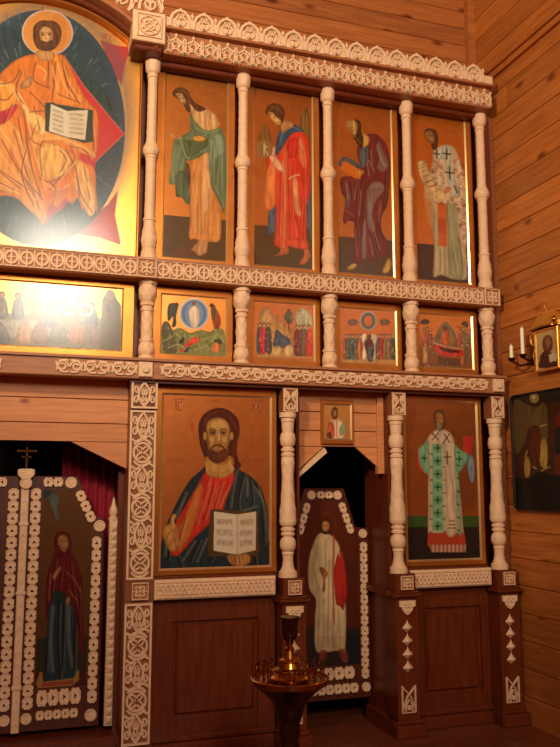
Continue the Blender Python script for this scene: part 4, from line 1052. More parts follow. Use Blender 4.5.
# ---- great enthroned figure under the arch
s = Sheet([(-54.7, -12.0), (141.1, 23.4), (134.9, 258.7), (-70.8, 240.5)], (232, 164, 70), seed=10); s.mottle(.04)
s.p((214, 58, 52), '100,40 118,46 131,47 127,60 122,86 112,70', 0); s.p((206, 60, 58), '118,190 115,215 121,245 100,238 66,232 92,218 108,204', 0); s.p((206, 60, 58), '-40,190 -38,215 -44,236 -24,228 12,232 -14,218 -30,204', 0)
s.l((226, 206, 170), .7, '131,47 124,70 122,86 126,110 125,150 118,190 121,245', .7)
s.e((50, 72, 84), 40, 128, 85, 118)
s.e((74, 96, 110), 44, 118, 84, 112, .6, ring=14, soft=8)
s.e((44, 72, 72), 46, 100, 52, 66, .7, soft=10)
rr = random.Random(3)
for i in range(620):
    a = rr.random() * 2 * PI; q = .30 + .66 * rr.random(); x, yv = 40 + 85 * q * math.cos(a), 128 + 118 * q * math.sin(a); d = 5 + 8 * rr.random()
    s.l(rr.choice([(20, 40, 44), (96, 118, 128), (50, 92, 84), (116, 130, 140), (26, 50, 56)]), rr.choice([.5, .8, 1.4]), [(x, yv), (x + math.cos(a) * d * .7, yv + math.sin(a) * d)], .6)
s.p((34, 66, 62), '80,78 96,82 108,96 112,112 104,104 90,92', 1, .9)
s.p((214, 52, 50), '62,54 66,60 84,86 102,108 124,134 96,161 90,190 60,205 20,200 -20,170 -44,128 -20,100 10,70', 0)
s.l((238, 120, 96), 1, '64,56 84,86 124,134 96,161', .7)
s.text((170, 60, 40), 103, 33, 10, 6, 3, .8, .7, .5)
s.p((206, 66, 64), '44,196 62,186 66,204 52,216 44,224', 1, .75)
# halo
s.e((222, 150, 74), 47, 32.5, 25, 22.5, 1, gild=.6); s.e((226, 206, 214), 47.5, 33, 25, 22.5, 1, ring=.9); s.e((206, 112, 50), 58, 32, 9, 19, .35)
# body
s.p((226, 124, 44), '34,54 50,56 62,55 70,66 78,84 84,96 90,104 97,112 98,130 97,152 92,160 84,150 80,160 94,168 96,190 98,212 93,206 90,218 86,207 82,210 78,198 72,204 64,198 58,208 51,204 47,212 44,224 36,216 26,204 10,196 -6,196 -30,190 -44,170 -40,140 -20,110 -10,84 2,72 16,60')
s.p((232, 150, 70), '-30,130 0,118 20,130 30,160 44,200 46,220 34,214 10,194 -20,190 -40,165')
s.p((198, 44, 56), '-10,112 4,106 16,104 16,110 6,122 -10,126')
s.p((240, 160, 66), '-12,82 8,82 16,86 18,98 10,108 -8,110'); s.p((236, 138, 44), '52,58 62,58 74,84 84,100 76,106 60,104 54,92')
s.p((244, 176, 88), '37,158 40,146 50,143 62,147 70,156 72,164 64,176 50,180 40,172')
s.p((236, 158, 76), '30,136 50,132 76,140 94,152 94,158 80,152 60,142 40,142 36,150')
s.p((240, 170, 90), '76,160 86,166 92,180 96,206 90,216 80,200 74,184')
s.p((248, 190, 108), '16,96 20,94 30,110 44,118 48,132 40,134 30,124')
s.f((134, 52, 12), 1.5, '36,62 34,80 50,88|49,60 48,88|56,62 52,100|64,70 70,96|20,70 12,82 -8,84|24,110 30,160 42,200|14,130 26,170 40,210|34,106 40,130|2,140 20,172 40,196|-20,150 0,170 30,190|40,178 52,182 66,172|66,150 76,170 80,198|84,166 90,200|-10,96 6,100 14,92|30,92 44,106 48,112|-34,150 -10,176 14,190|58,94 78,102|72,150 74,160 60,178 50,190|18,118 24,150|92,120 94,150', .75)
s.f((250, 206, 130), 1.1, '38,66 46,72 44,80|58,64 64,84 72,96|26,112 34,150 46,190|18,132 30,168|44,150 56,147 66,154|-6,144 20,180 36,200|80,166 88,186 94,204|60,176 74,164|34,112 44,128|-10,86 10,86 14,94|52,66 58,90|-30,160 -8,180 20,194|46,184 58,190 70,184|0,128 16,150|40,140 60,138 80,146|56,106 52,112', .8)
s.f((206, 92, 24), 2.2, '40,84 50,86|20,100 30,140|10,150 34,196|78,110 90,118|84,150 92,156|50,196 60,200', .7)
s.f((120, 44, 14), 1.3, '22,72 16,90 24,104|62,60 66,80 80,104|52,110 30,112|36,124 32,140 44,146|12,104 4,124|26,150 22,176 34,206|44,140 40,150 42,176|-24,140 -6,166 20,188|90,158 84,150 70,146|76,176 82,196 92,212|60,150 66,160 60,172|50,182 56,190 52,204|-36,170 -14,184 4,192', .8)
s.p((216, 130, 84), '52,196 58,190 70,188 64,200 56,206', 1, .7)
# hand
s.p((196, 138, 84), '20,86 24,80 30,76 33,78 32,84 27,88 22,89'); s.f((120, 74, 36), .6, '26,80 29,77|22,88 30,86', .8)
# neck and head
s.p((204, 146, 84), '36,52 46,50 53,52 54,58 46,61 38,58')
s.p((104, 62, 34), '33,34 34,26 40,21 48,20.5 56,22 61,29 61,38 58,45 53,50 46,51 38,49 34,42')
s.p((210, 156, 100), '40,30 46,27.5 51,29 53,36 51,43 46,47 42,43 40,37')
s.p((104, 62, 34), '40,41 44,41 47,42 51,40 53,43 50,48 45,50 41,47')
s.e((50, 28, 18), 43, 34.6, 1.3, .9); s.e((50, 28, 18), 49.4, 34.6, 1.3, .9); s.p((226, 176, 116), '42,27.5 46,26.5 50,29 50,31 46,31.5 42,31', 1, .6, mod=0)
s.f((74, 44, 26), .8, '41,33 44.5,32.5|47,32.5 51,33|41.5,34.5 44,34.5|47.5,34.5 50.5,34.5', .9)
s.f((150, 96, 58), .9, '46,33 45.5,38 47,39', .8); s.f((170, 90, 60), .8, '44,44 48,44', .8)
s.f((150, 94, 54), .7, '36,30 40,24 48,22|58,28 59,38|37,34 37,44|56,26 58,34', .6)
# book
s.p((40, 62, 50), '45,103 53,102 56,104 93,110 93,142 84,143 45,131', 0)
s.p((240, 222, 190), '51,104 67,111 67,137 49,131', 0); s.p((236, 216, 182), '67,111 88,110 85,140 67,137', 0)
for i in range(5):
    s.text((110, 90, 60), 53, 109 + i * 4.6, 11, 2.2, 6, .65, .5, .35, i); s.text((110, 90, 60), 70, 113 + i * 4.6, 14, 2.2, 7, .65, .5, .1, i + 9)
ec = thing('icon', 'great arched icon of an enthroned man in orange robes holding an open book', 'icon', (-.51, .03, 2.66))
clipA = lambda x, z: ((z < 3.55) | (np.hypot(x + .51, z - 3.268) < .600))
pt_ = painting(s, ec, (-.96, .03, 3.87), (.90, 0, 0), (0, 0, -1.205), res=1.8, clip=lambda x, z: (np.hypot(x + .51, z - 3.268) < .606) | (z < 3.5))
bm = bmesh.new()   # gilt board with the same arched outline
P = [(-.972, 2.655), (-.046, 2.655), (-.046, 3.63)] + [(-.51 + .612 * math.cos(t), 3.268 + .612 * math.sin(t)) for t in [.70 + (PI - 1.4) * i / 20 for i in range(21)]] + [(-.974, 3.63)]
prism(bm, P, .032, .06); obj('border', bm, GILT, ec)
bm = bmesh.new()
for a in ((-.972, -.046, 2.655, 2.672), (-.058, -.046, 2.67, 3.66), (-.972, -.960, 2.67, 3.66)): box(bm, a[0], a[1], .018, .033, a[2], a[3], .004)
obj('border_rim', bm, GILT, ec)

# ---- the large half-length figure with an open book
s = Sheet([(163.8, 394.9), (269.5, 398.6), (269.2, 564.9), (160.2, 568.5)], (186, 106, 50), seed=11, k=3); s.mottle(.05, 8)
s.e((176, 84, 34), 219, 436, 33, 35, .6, ring=.8, gild=.7); s.e((186, 96, 44), 219, 436, 26, 28, .35, ring=.6, gild=.7)
R_ = (150, 44, 24)
s.l(R_, 1.0, '176,401 176,410', .9); s.f(R_, 1.0, '182,402.5 179,402.5 178.5,406 179,410 182,410', .9); s.l(R_, .8, '174,399 184,399.3', .8)
s.f(R_, 1.0, '252,402 256,411|256,402 252,411', .9); s.f(R_, 1.0, '262,403 259,403 258.5,407 259,411 262,411', .9); s.l(R_, .8, '250,400 263,400.5', .8)
s.text(R_, 167, 459, 22, 3.4, 7, .45); s.text(R_, 243, 459, 22, 3.4, 7, .45); s.text(R_, 214, 399.5, 8, 3, 2, .5)
s.e((176, 60, 36), 192, 427, 2, 5, .5)
# cloak
s.p((36, 50, 56), '207,466 200,471 190,480 181,494 172,512 165,528 161,545 160,570 272,568 269,540 268,515 265,500 260,486 250,476 240,470 232,464 220,472')
s.p((52, 74, 82), '242,480 254,486 260,500 258,515 248,510 240,508', 1, .5)
s.f((18, 24, 30), 1.6, '244,474 238,500 240,515|256,484 262,510 264,545|250,480 252,505 236,512|182,500 172,530 168,560|200,540 190,562|230,535 210,562|176,552 182,566|246,500 258,502|252,540 256,565', .8)
s.f((66, 92, 102), 1.4, '236,470 232,490 230,508|246,478 246,496|258,490 264,512 267,540|186,492 174,518|194,541 182,560|206,538 196,562|220,532 212,556|253,486 258,496|166,536 164,556|236,512 256,506', .6)
# tunic
s.p((206, 52, 34), '206,471 214,476 226,476 232,470 234,478 226,500 222,512 212,522 196,536 182,552 176,556 170,552 172,535 176,522 186,505 196,488')
s.p((206, 128, 58), '198,486 202,488 192,530 184,545 178,552 180,530 190,505', 1, .85, gild=.3)
s.f((150, 30, 22), 1.6, '206,490 196,524|214,484 204,520|222,482 212,514|228,484 218,508|210,474 206,486|186,516 178,544', .7)
s.f((226, 80, 54), 1.3, '210,482 202,512|218,486 208,516|224,492 216,512|201,500 194,522|218,478 224,478', .6)
# hand left
s.p((196, 136, 70), '163,535 165,527 169,524 174,528 178,526 180,522 181,526 178,534 179,542 176,550 170,551 166,545')
s.p((204, 146, 80), '169,527 171,518 173,514 176,515 174,522 176,527 172,530'); s.f((110, 62, 30), .8, '165,540 172,530 176,534|168,546 176,538|171,520 172,527', .8)
# neck
s.p((206, 146, 78), '206,455 212,462 226,462 232,455 232,462 234,470 226,477 213,477 206,472')
s.f((140, 80, 36), 1.0, '208,470 218,474 230,470|214,463 222,465 228,462', .6)
# hair and face
s.p((84, 34, 20), '198.5,434 199,423 204,414 213,409 222,408 231,412 238,420 239.5,432 237,444 237,456 241,466 235,468 231,456 208,456 205,458 200.5,447')
s.p((182, 124, 62), '206,432 207,424 211,419 218,417.5 225,420 229,426 230,436 228,446 223,453 216,456 210,452 207,444')
s.p((228, 176, 102), '210.5,426 213,421 218,419.5 223,421.5 225.5,426 222,428.5 218,427 213.5,428.5', 1, .8, mod=0)
s.p((226, 172, 98), '217,428 219.5,428 220,438 221,441 217,441.5 216.6,437', 1, .8, mod=0)
s.p((222, 168, 94), '209.5,437 213,436 214.5,440 212,443 209.5,441', 1, .75, mod=0); s.p((222, 168, 94), '222.5,437 226.5,437 226.5,441 224,443 221.8,440', 1, .7, mod=0)
s.e((96, 54, 26), 212.3, 432.8, 3.6, 2.4, .75, soft=.8); s.e((96, 54, 26), 223, 432.8, 3.6, 2.4, .75, soft=.8)
s.e((196, 150, 100), 212.4, 433.4, 2.2, .9, .8); s.e((196, 150, 100), 222.9, 433.4, 2.2, .9, .8)
s.e((30, 16, 10), 212.8, 433.1, 1.2, 1.0); s.e((30, 16, 10), 223.0, 433.1, 1.2, 1.0)
s.p((130, 80, 38), '206.5,430 208.5,436 209,446 212,452 208,450 206,440', 1, .7, mod=0); s.p((130, 80, 38), '229.6,430 227.8,436 227,446 224,452 228,450 230,440', 1, .7, mod=0)
s.p((104, 50, 26), '206,444 209,451 213,449.5 217.5,452.5 222,449.5 226,450 229.5,443 230,452 226,459 220,463 215,463 209,459 206,452')
s.p((190, 128, 66), '214,448.6 217.5,450.5 221,448.6 217.5,448', 1, .6)
s.f((92, 44, 22), 1.9, '210.5,450 213,446.5 217.3,445 222,446.5 225,450', .95); s.f((176, 84, 54), 1.2, '215,448.6 220,448.6', .9); s.f((92, 44, 22), 1.0, '217.5,451 217.5,456', .8)
s.f((66, 30, 18), 1.1, '209,430.5 212,428.8 215.5,430.5|219.5,430.5 223,428.8 227,430.5', .95)
s.f((52, 26, 16), .6, '210,433.2 212.5,432.2 215,433.2|220.2,433.2 222.8,432.2 225.4,433.2', .95); s.f((150, 92, 44), .9, '217.8,430 217.2,439 215.8,441 219.5,442 220.5,440', .8)
s.f((156, 98, 50), 1.2, '208,438 210,444|228,436 227,442|211,436 214,436|222,436 226,435.5', .6)
s.f((130, 66, 36), .8, '203,428 208,417 216,412|235,424 237,436 234,448|203,440 203,452|230,416 235,428|208,414 222,411 230,417|236,450 239,464|233,444 234,458', .7)
s.e((206, 146, 76), 204.8, 436, 1.6, 4); s.e((206, 146, 76), 231.5, 436, 1.6, 4)
s.f((80, 36, 20), 1, '216,418 218,420|214,419 217,422', .6)
# book
s.p((92, 66, 36), '210,510 213,509 258,512 259,553 256,556 208,556 208,548', 0)
s.p((240, 216, 186), '214,511.5 237,514.5 237,554.5 213.5,550.5', 0); s.p((234, 208, 176), '237,514.5 256,511.5 255.5,550 237,554.5', 0)
s.l((170, 140, 110), .8, '237,515 237,554', .8)
for i, (t1, t2) in enumerate(((8, 7), (8, 6), (7, 7))):
    s.text((110, 80, 60), 217, 519 + i * 10.5, 16.5, 5.0, t1, .6, .6, .06, i + 2); s.text((110, 80, 60), 240, 520.5 + i * 10.2, 13, 4.8, t2, .6, .6, -.1, i + 7)
s.p((188, 126, 64), '228,555 246,554 250,557 249,563 238,566 230,563')
s.f((96, 54, 26), .9, '231,556 232,563|235,556 236,565|239,556 240,565|243,556 244,564', .8)
icon('large icon of a haloed man in blue cloak and red tunic with open book', .052, .642, 1.190, 2.060, .088, .607, 1.224, 2.017, .002, .0095, s, 'large icons of the lower row', res=2.1, bev=.0095)

# ---- lower right: bishop in a green and white robe
s = Sheet([(404.6, 400.9), (474.6, 403.5), (479.9, 557.6), (408.1, 559.9)], (176, 98, 46), seed=12); s.mottle(.06, 8)
s.p((60, 92, 44), '404,516 484,516 484,530 404,530', 0); s.p((40, 34, 32), '404,527 484,527 484,562 404,562', 0)
s.p((120, 40, 30), '462,440 474,436 474,500 466,500 462,470', 1, .45)
s.e((196, 104, 44), 439, 419, 14, 15, .5, ring=.7, gild=.8); s.text((160, 60, 30), 408, 412, 18, 3, 6, .4); s.text((160, 60, 30), 454, 414, 14, 3, 5, .4)
s.p((206, 52, 40), '416,452 420,448 424,470 424,476 418,468'); s.p((210, 60, 44), '463,436 473,436 470,456 466,462 463,450', 0)
s.p((130, 150, 160), '467,458 472,456 474,468 473,482 469,478')
s.p((196, 70, 40), '428,532 464,532 466,546 427,546', 0)
s.p((206, 140, 110), '429,545 465,545 464,552 431,552', 0); 
for x in range(431, 464, 4): s.l((130, 50, 40), 1.0, [(x, 545), (x, 552)], .7); s.l((236, 210, 190), .8, [(x + 2, 545), (x + 2, 552)], .7)
s.p((222, 186, 150), '428,438 430,434 434,431 438,429 446,430 450,433 453,438 455,448 458,470 460.5,500 463.5,533 427.5,533 428,500 428,470 427.5,450', 0, mod=1)
GR = (132, 176, 130)
s.p(GR, '418,450 424,444 428,440 429,470 426,474 420,466'); s.p(GR, '454,446 460,450 468,455 464,466 456,472')
s.p(GR, '431,441 441,442 444,531 432,531', 0); s.p(GR, '454,448 458,470 460,500 461,532 458,532 455,480', 1, .8)
for i in range(7):
    yv = 448 + i * 13; s.e((164, 200, 150), 437.5, yv, 6, 6.3, .9, ring=1.2); s.l((30, 66, 44), 1.4, [(437.5, yv - 3), (437.5, yv + 3)]); s.l((30, 66, 44), 1.4, [(434.8, yv), (440.2, yv)])
    s.l((40, 60, 40), 1.2, [(430, yv + 6), (431.5, yv + 6)]); s.l((40, 60, 40), 1.2, [(443.5, yv + 6), (445, yv + 6)]); s.l((40, 80, 50), 1.4, [(457, yv + 4), (459, yv + 5)])
for x, yv in ((424, 458), (459, 459)): s.l((30, 66, 44), 1.3, [(x, yv - 3), (x, yv + 3)]); s.l((30, 66, 44), 1.3, [(x - 2.6, yv), (x + 2.6, yv)])
s.p((226, 190, 156), '428,437 438,429 446,431 453,438 452,443 445,446 451,470 455,500 456,532 446,532 445,480 442,448 436,444 429,444')
K = (46, 28, 22)
s.f(K, 1.3, '432,433 438,440|438,433 432,440|444,434 449,442|449,434 443,443|447,451 447,464|444,457 450.5,457', .9)
s.f(K, 1.2, '449,521 454,521|449,524.5 454.5,524.5|449,528 455,528', .9)
s.f((160, 120, 90), .8, '446,470 448,520|452,480 454,520|429,450 430,520', .6)
s.p((110, 70, 42), '433,414 436,410 442,410 445,416 445,426 440,431 435,427'); s.p((172, 110, 62), '435,415 439,412 443,416 443,424 439,427 436,423')
s.f((70, 40, 24), .8, '436,418 438,418|440,418 442,418|437,423 441,423', .9); s.p((150, 120, 92), '436,423 442,423 441,430 438,431')
icon('large icon of a bishop in green and white patterned robe, lower right row', 1.318, 1.788, 1.190, 2.060, 1.340, 1.755, 1.226, 2.030, .002, .0095, s, 'large icons of the lower row', bev=.0095)

# ---- small icon hung above the side door
s = Sheet([(323.6, 405.3), (349.3, 406.2), (349.7, 438.8), (323.8, 438.3)], (224, 156, 84), seed=13)
s.p((120, 66, 38), '331,410 334,407 337,409 337,417 334,420 331,416'); s.p((180, 120, 76), '332.5,411 335.5,411 335.5,416 333.5,417')
s.p((240, 196, 158), '329,424 331,420 339,420 342,424 343,438 328,438'); s.p((214, 104, 72), '328,423 333,424 334,437 327,437'); s.p((168, 172, 128), '339,428 344,423 346,430 340,436')
s.p((120, 70, 50), '326,434 330,432 331,438 327,438'); s.l((160, 60, 40), 1, '336,421 336,437', .7)
icon('small gilt icon of a haloed man hung above the side door', .878, 1.055, 1.800, 2.022, .897, 1.037, 1.830, 1.995, .016, .0225, s, bev=.008)

# ---- paintings on the doors
BGD = (88, 42, 26)
s = Sheet([(43.1, 490.4), (92.0, 490.3), (85.7, 684.6), (35.0, 688.5)], (112, 70, 34), .3, seed=14); s.mottle(.08, 5)
s.p((44, 56, 34), '30,638 95,636 95,692 30,692', 0, .9); s.p((90, 34, 26), '30,672 95,670 95,692 30,692', 0, .8)
s.p((96, 116, 100), '46,493 56,493 60,500 58,508 60,520 57,522 53,510 48,500', 1, .8); s.p((50, 74, 70), '44,490 52,491 48,497 44,498')
s.e((130, 74, 30), 62, 541, 13, 14, .6, ring=.8)
s.p((36, 62, 72), '50,600 60,588 72,590 78,610 77,640 79,672 76,682 66,680 58,684 46,682 44,670 47,630')
s.f((104, 136, 150), 1.6, '52,606 50,640 52,672|68,606 68,640 72,668', .7); s.f((14, 24, 34), 2, '59,600 58,640 60,678|64,606 62,670|75,614 74,670|47,640 46,672', .8)
s.p((110, 24, 28), '52,560 54,552 62,546 70,550 76,560 82,580 83,610 84,650 80,652 76,620 70,600 60,592 50,604 46,620 46,590 48,572')
s.f((60, 12, 18), 1.4, '56,560 52,590|70,562 74,592 80,630|62,566 60,586|79,584 80,620', .8); s.f((170, 60, 56), 1.0, '66,572 74,580 80,592|50,574 48,600|68,590 76,600', .7)
s.p((30, 60, 54), '52,594 58,590 62,592 66,596 60,604 54,602')
s.p((104, 24, 28), '54,544 55,536 60,531 67,532 71,538 71,550 66,556 58,556'); s.p((180, 122, 70), '58,540 61,535 67,537 68,546 64,552 60,548')
s.f((70, 36, 22), .8, '60,541 62,540.5|64.5,541 67,541|62,548 65,548', .9)
s.p((190, 130, 80), '53,576 58,568 60,566 61,569 57,576 54,580'); s.p((180, 120, 76), '66,600 69,596 70,602 67,606')
s.p((190, 140, 66), '36,683 40,672 42,672 43,682 74,678 77,670 79,671 79,680 72,686 38,690', 0); s.p((180, 84, 50), '42,683 74,680 73,684 42,687', 0)
painting(s, g1, (-.432, .1335, 1.575), (.217, 0, 0), (0, 0, -.86), gain=.8, clip=lambda x, z: (x < -.275) | (z < 1.56 - (x + .275) * 2.35))
s = Sheet([(294.1, 491.8), (358.0, 491.6), (360.3, 663.3), (294.5, 668.3)], (104, 44, 28), .1, seed=15); s.mottle(.06, 5)
s.p((44, 46, 42), '290,625 362,628 362,672 290,672', 0, .9); s.p((34, 38, 44), '334,634 362,636 362,664 340,668', 0, .8)
s.e((150, 80, 36), 325, 525, 11, 12, .6, ring=.7)
s.p((236, 200, 150), '317,536 324,533 332,536 339,545 341,560 343,585 346,610 345,650 341,651 333,651 328,652 316,650 315,620 316,600 310,590 308,575 310,555')
s.p((206, 52, 44), '337,556 341,550 345,565 347,590 346,600 343,610 340,606 336,603 334,580 334,570')
s.p((190, 52, 42), '333,534 335,536 334,600 335,625 333,625 332,570', 0, .8)
s.f((160, 124, 86), 1.1, '318,545 314,570 320,590|324,600 323,645|319,600 318,645|329,560 328,645|338,610 340,648|333,625 333,648|313,556 312,584|326,540 325,590', .6)
s.f((244, 224, 186), 1.1, '321,545 319,580|326,600 326,645|321,605 321,640|337,545 340,556|342,618 343,645|331,600 331,640', .6)
s.p((170, 110, 66), '319,568 324,568 328,574 325,580 325,590 322,592 323,580'); s.p((196, 150, 104), '316,636 345,636 345,649 316,649', 0, .35)
s.p((84, 44, 26), '320,524 322,519 328,518.5 331,522 331,530 328,534 322,533'); s.p((196, 134, 78), '322,524 325,521 329,523 329,529 326,532 323,530')
s.f((70, 36, 22), .8, '322.5,526 324.5,525.6|326.5,526 328.5,526|324,531 328,531', .9)
s.p((150, 60, 44), '320,651 327,651 326,660 320,660', 1, .8); s.p((150, 60, 44), '338,650 346,650 348,662 342,661', 1, .8)
painting(s, sd, (.80, .2035, 1.565), (.355, 0, 0), (0, 0, -.865), gain=.9, clip=lambda x, z: (z < 1.37) | (x > .895 - (1.52 - z) * .30) & (x < 1.035 + (1.52 - z) * .34) & (z < 1.52))

# ------------------------------------------------------------------ pictures and lights on the right wall
wp = thing('wall_picture', 'large dark painting in black rounded frame on the right plank wall', 'painting', (XR, -.36, 1.47))
bm = bmesh.new()
def yz_frame(bm, y0, y1, z0, z1, xf, xb, wdt, r=.03):
    """rounded rectangular frame on the right wall, facing -X"""
    def rr_(a, b, c, d, r):
        P = []
        for cx_, cz_, t0 in ((b - r, d - r, 0), (a + r, d - r, PI / 2), (a + r, c + r, PI), (b - r, c + r, 1.5 * PI)):
            for k in range(5): t = t0 + PI / 2 * k / 4; P.append((cx_ + r * math.cos(t), cz_ + r * math.sin(t)))
        return P
    O = rr_(y0, y1, z0, z1, r); I = rr_(y0 + wdt, y1 - wdt, z0 + wdt, z1 - wdt, max(.004, r - wdt)); n = len(O)
    R = [[bm.verts.new((x, p[0], p[1])) for p in Q] for x, Q in ((xb, O), (xf + .004, O), (xf, [(a * .85 + b[0] * .15, c * .85 + b[1] * .15) for (a, c), b in zip(O, I)]), (xf, [(a * .2 + b[0] * .8, c * .2 + b[1] * .8) for (a, c), b in zip(O, I)]), (xf + .008, I))]
    for p, q in zip(R, R[1:]):
        for i in range(n): bm.faces.new((p[i], p[(i + 1) % n], q[(i + 1) % n], q[i]))
    bm.faces.new(R[-1]); bm.faces.new(R[0][::-1])
yz_frame(bm, -.64, -.085, 1.472, 2.066, XR - .026, XR, .012); obj('frame', bm, BLACK, wp)
s = Sheet([(512.3, 397.9), (579.4, 386.2), (585.9, 509.2), (516.7, 506.3)], (70, 40, 26), .1, seed=16); s.mottle(.2, 5)
s.p((40, 34, 26), '512,396 580,382 582,400 512,404', 0); s.p((104, 82, 46), '514,404 524,402 530,414 526,440 516,452', 1, .7); s.p((96, 78, 46), '528,404 546,404 548,440 536,450 530,430', 1, .8)
s.e((60, 34, 22), 535, 398, 9, 9); s.e((150, 130, 78), 535, 398, 4.5, 5); s.e((206, 190, 130), 534.5, 397, 1.5, 1.8)
s.p((176, 140, 66), '542,440 546,438 548,448 548,462 546,468 541,464 539,452'); s.p((160, 124, 62), '525,460 529,456 531,464 530,474 526,476'); s.p((84, 40, 26), '530,430 540,428 540,460 532,466')
s.f((190, 160, 96), 1.2, '541,426 547,424|542,470 550,466|534,466 537,468|526,456 528,450', .8)
s.p((110, 40, 30), '555,420 566,416 566,470 556,472', 1, .8); s.p((30, 36, 44), '556,430 562,428 562,450 556,452')
s.p((26, 24, 24), '516,476 530,478 540,470 552,474 590,478 590,512 516,510', 0); s.p((34, 34, 36), '560,440 590,430 590,500 562,500', 0, .8)
painting(s, wp, (XR - .0195, -.097, 2.054), (0, -.531, 0), (0, 0, -.57), mat_=PAINT2, gain=1.2)
# small brass-framed icon with a scalloped canopy
wi = thing('wall_icon', 'small brass-framed icon with ornate canopy on the right plank wall', 'icon', (XR, -.39, 2.17))
bm = bmesh.new(); yz_frame(bm, -.482, -.298, 2.172, 2.385, XR - .035, XR, .014, .004); obj('frame', bm, LBRASS, wi)
s = Sheet([(531.9, 331.5), (552.0, 325.6), (553.8, 362.0), (533.5, 366.6)], (206, 176, 120), .3, seed=17)
s.p((110, 56, 40), '544,340 546,335 550,334 553,338 553,346 549,350 545,347'); s.p((150, 96, 60), '547,339 550,337 552,341 550,346 548,345')
s.p((72, 30, 34), '543,352 547,348 552,350 556,354 558,362 542,364 542,357'); s.p((226, 210, 170), '550,352 555,350 556,357 551,359', 0)
s.q = [(538.5, 333.0), (556.0, 327.5), (558.5, 362.0), (540.5, 366.0)]
painting(s, wi, (XR - .0285, -.312, 2.371), (0, -.156, 0), (0, 0, -.185), res=2)
bm = bmesh.new()   # canopy: a brass shell above the frame, and a hanging bracket
rows = []
for i in range(15):
    t = PI * i / 14; yv = -.39 + .115 * math.cos(t); rows.append([bm.verts.new((XR - q, yv * (1 - k) + -.39 * k, 2.385 + (.075 * math.sin(t) + .012 * abs(math.sin(4 * t))) * h)) for q, k, h in ((.002, 0, 1), (.045, .15, .8), (.06, .3, .15))])
for i in range(14):
    for k in range(2): bm.faces.new((rows[i][k], rows[i + 1][k], rows[i + 1][k + 1], rows[i][k + 1]))
tube(bm, [(XR - .05, -.275, 2.392), (XR - .055, -.39, 2.398), (XR - .05, -.505, 2.392)], .008)
tube(bm, [(XR - .01, -.39, 2.46), (XR - .03, -.385, 2.50), (XR - .01, -.38, 2.53)], .004)
obj('canopy', bm, LBRASS, wi, smooth=False)
bm = bmesh.new(); lathe(bm, 0, 0, [(0, .003), (.012, .012), (.024, .012), (.034, .004)], 10); bmesh.ops.translate(bm, vec=(XR - .055, -.49, 2.392), verts=bm.verts); obj('knob', bm, BRASS, wi, smooth=True)
bm = bmesh.new()
for k in range(9):
    a = 2 * PI * k / 9; tube(bm, [(XR - .03, -.285 + .018 * math.cos(a), 2.345 + .03 * math.sin(a)), (XR - .03, -.285 + .018 * math.cos(a + .7), 2.345 + .03 * math.sin(a + .7))], .006, 6)
tube(bm, [(XR - .02, -.293, 2.32), (XR - .03, -.285, 2.26), (XR - .02, -.293, 2.20)], .005); obj('side_ornament', bm, LBRASS, wi)
wi.location += Vector((0, -.03, -.018))
# bracket with two candles
sc_ = thing('candle_bracket', 'small dark brass wall bracket with two candle cups beside the wall icon', 'sconce', (XR, -.25, 2.22))
bm = bmesh.new(); box(bm, XR - .012, XR, -.30, -.262, 2.205, 2.325); obj('back_plate', bm, DKBRASS, sc_)
bm = bmesh.new()
tube(bm, [(XR - .01, -.28, 2.23), (XR - .04, -.282, 2.225), (XR - .07, -.282, 2.24)], .006)
tube(bm, [(XR - .01, -.275, 2.215), (XR - .05, -.23, 2.205), (XR - .07, -.185, 2.235)], .006)
obj('arm', bm, DKBRASS, sc_)
for yv, z0, z1, lb in ((-.282, 2.252, 2.392, 'taller white candle, nearer the small wall icon'), (-.185, 2.247, 2.318, 'shorter white candle on left arm of the wall bracket')):
    bm = bmesh.new(); lathe(bm, XR - .07, yv, [(z0 - .018, .004), (z0 - .010, .016), (z0, .020), (z0 + .004, .020), (z0 + .004, .012), (z0 - .004, .010)], 14); obj('cup', bm, DKBRASS, sc_, smooth=True)
    bm = bmesh.new(); lathe(bm, XR - .07, yv, [(z0, .0095), (z1 - .004, .0090), (z1, .006)], 12)
    tube(bm, [(XR - .07, yv, z1), (XR - .07, yv, z1 + .008)], .0012, 6)
    o = obj('candle', bm, WAX, smooth=False, origin=(XR - .07, yv, z0)); tag(o, lb, 'candle', 'candles of the wall bracket')

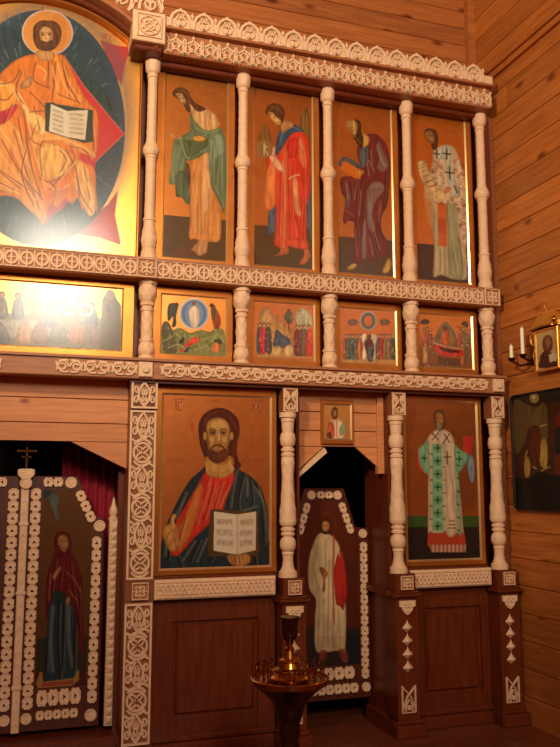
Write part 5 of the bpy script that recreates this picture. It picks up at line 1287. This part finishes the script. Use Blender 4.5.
# ------------------------------------------------------------------ brass candle stand
SX, SY, SZ = .372, -1.0, .935
cs = thing('candle_stand', 'round brass floor candle stand with dark red glass lamp in the centre', 'candle stand', (SX, SY, 0))
def L_(name, prof, m, seg=32, smooth=True):
    bm = bmesh.new(); lathe(bm, SX, SY, prof, seg); return obj(name, bm, m, cs, smooth=smooth)
L_('tray', [(SZ - .012, .060), (SZ - .016, .150), (SZ - .010, .158), (SZ + .004, .160), (SZ + .006, .154), (SZ - .002, .150), (SZ - .002, .03)], BRASS, 40, False)
L_('bowl', [(SZ - .135, .040), (SZ - .125, .050), (SZ - .10, .056), (SZ - .07, .072), (SZ - .04, .110), (SZ - .016, .148)], DKBRASS)
L_('stem', [(0.0, .05), (.02, .05), (.05, .035), (.10, .026), (.30, .026), (.32, .040), (.35, .040), (.37, .027), (.58, .030), (.60, .038), (.62, .030), (.68, .040), (.695, .052), (.71, .040), (.735, .036), (.765, .043), (.785, .040), (.80, .040)], DKBRASS, 24)
L_('foot', [(0, .19), (.02, .19), (.035, .15), (.05, .08), (.09, .045)], DKBRASS)
L_('tier', [(SZ, .084), (SZ + .006, .086), (SZ + .010, .070), (SZ + .022, .060), (SZ + .026, .066), (SZ + .032, .064), (SZ + .036, .045), (SZ + .052, .038), (SZ + .056, .044), (SZ + .062, .040), (SZ + .066, .024), (SZ + .090, .016), (SZ + .098, .020), (SZ + .104, .012), (SZ + .120, .018)], BRASS)
L_('lamp_glass', [(SZ + .118, .014), (SZ + .130, .030), (SZ + .150, .038), (SZ + .170, .036), (SZ + .195, .040), (SZ + .196, .037), (SZ + .17, .032)], GLASS, 20)
L_('glass_rim', [(SZ + .192, .041), (SZ + .196, .042), (SZ + .200, .041)], DKBRASS, 20)
bm = bmesh.new(); lathe(bm, 0, 0, [(0, .006), (.004, .006), (.006, .0022), (.034, .0022), (.037, .0048), (.050, .0052), (.050, .004), (.046, .003)], 8); mS = mesh_of(bm, 'candle_socket', BRASS, True)
for i in range(22):
    a = 2 * PI * i / 22 + .1; inst('candle_socket', mS, (SX + .138 * math.cos(a), SY + .138 * math.sin(a), SZ - .002), cs)
for i in range(11):
    a = 2 * PI * i / 11; inst('candle_socket', mS, (SX + .104 * math.cos(a), SY + .104 * math.sin(a), SZ - .002), cs)
cs.scale = (.84, .84, 1.015); cs.location.x = SX - .012
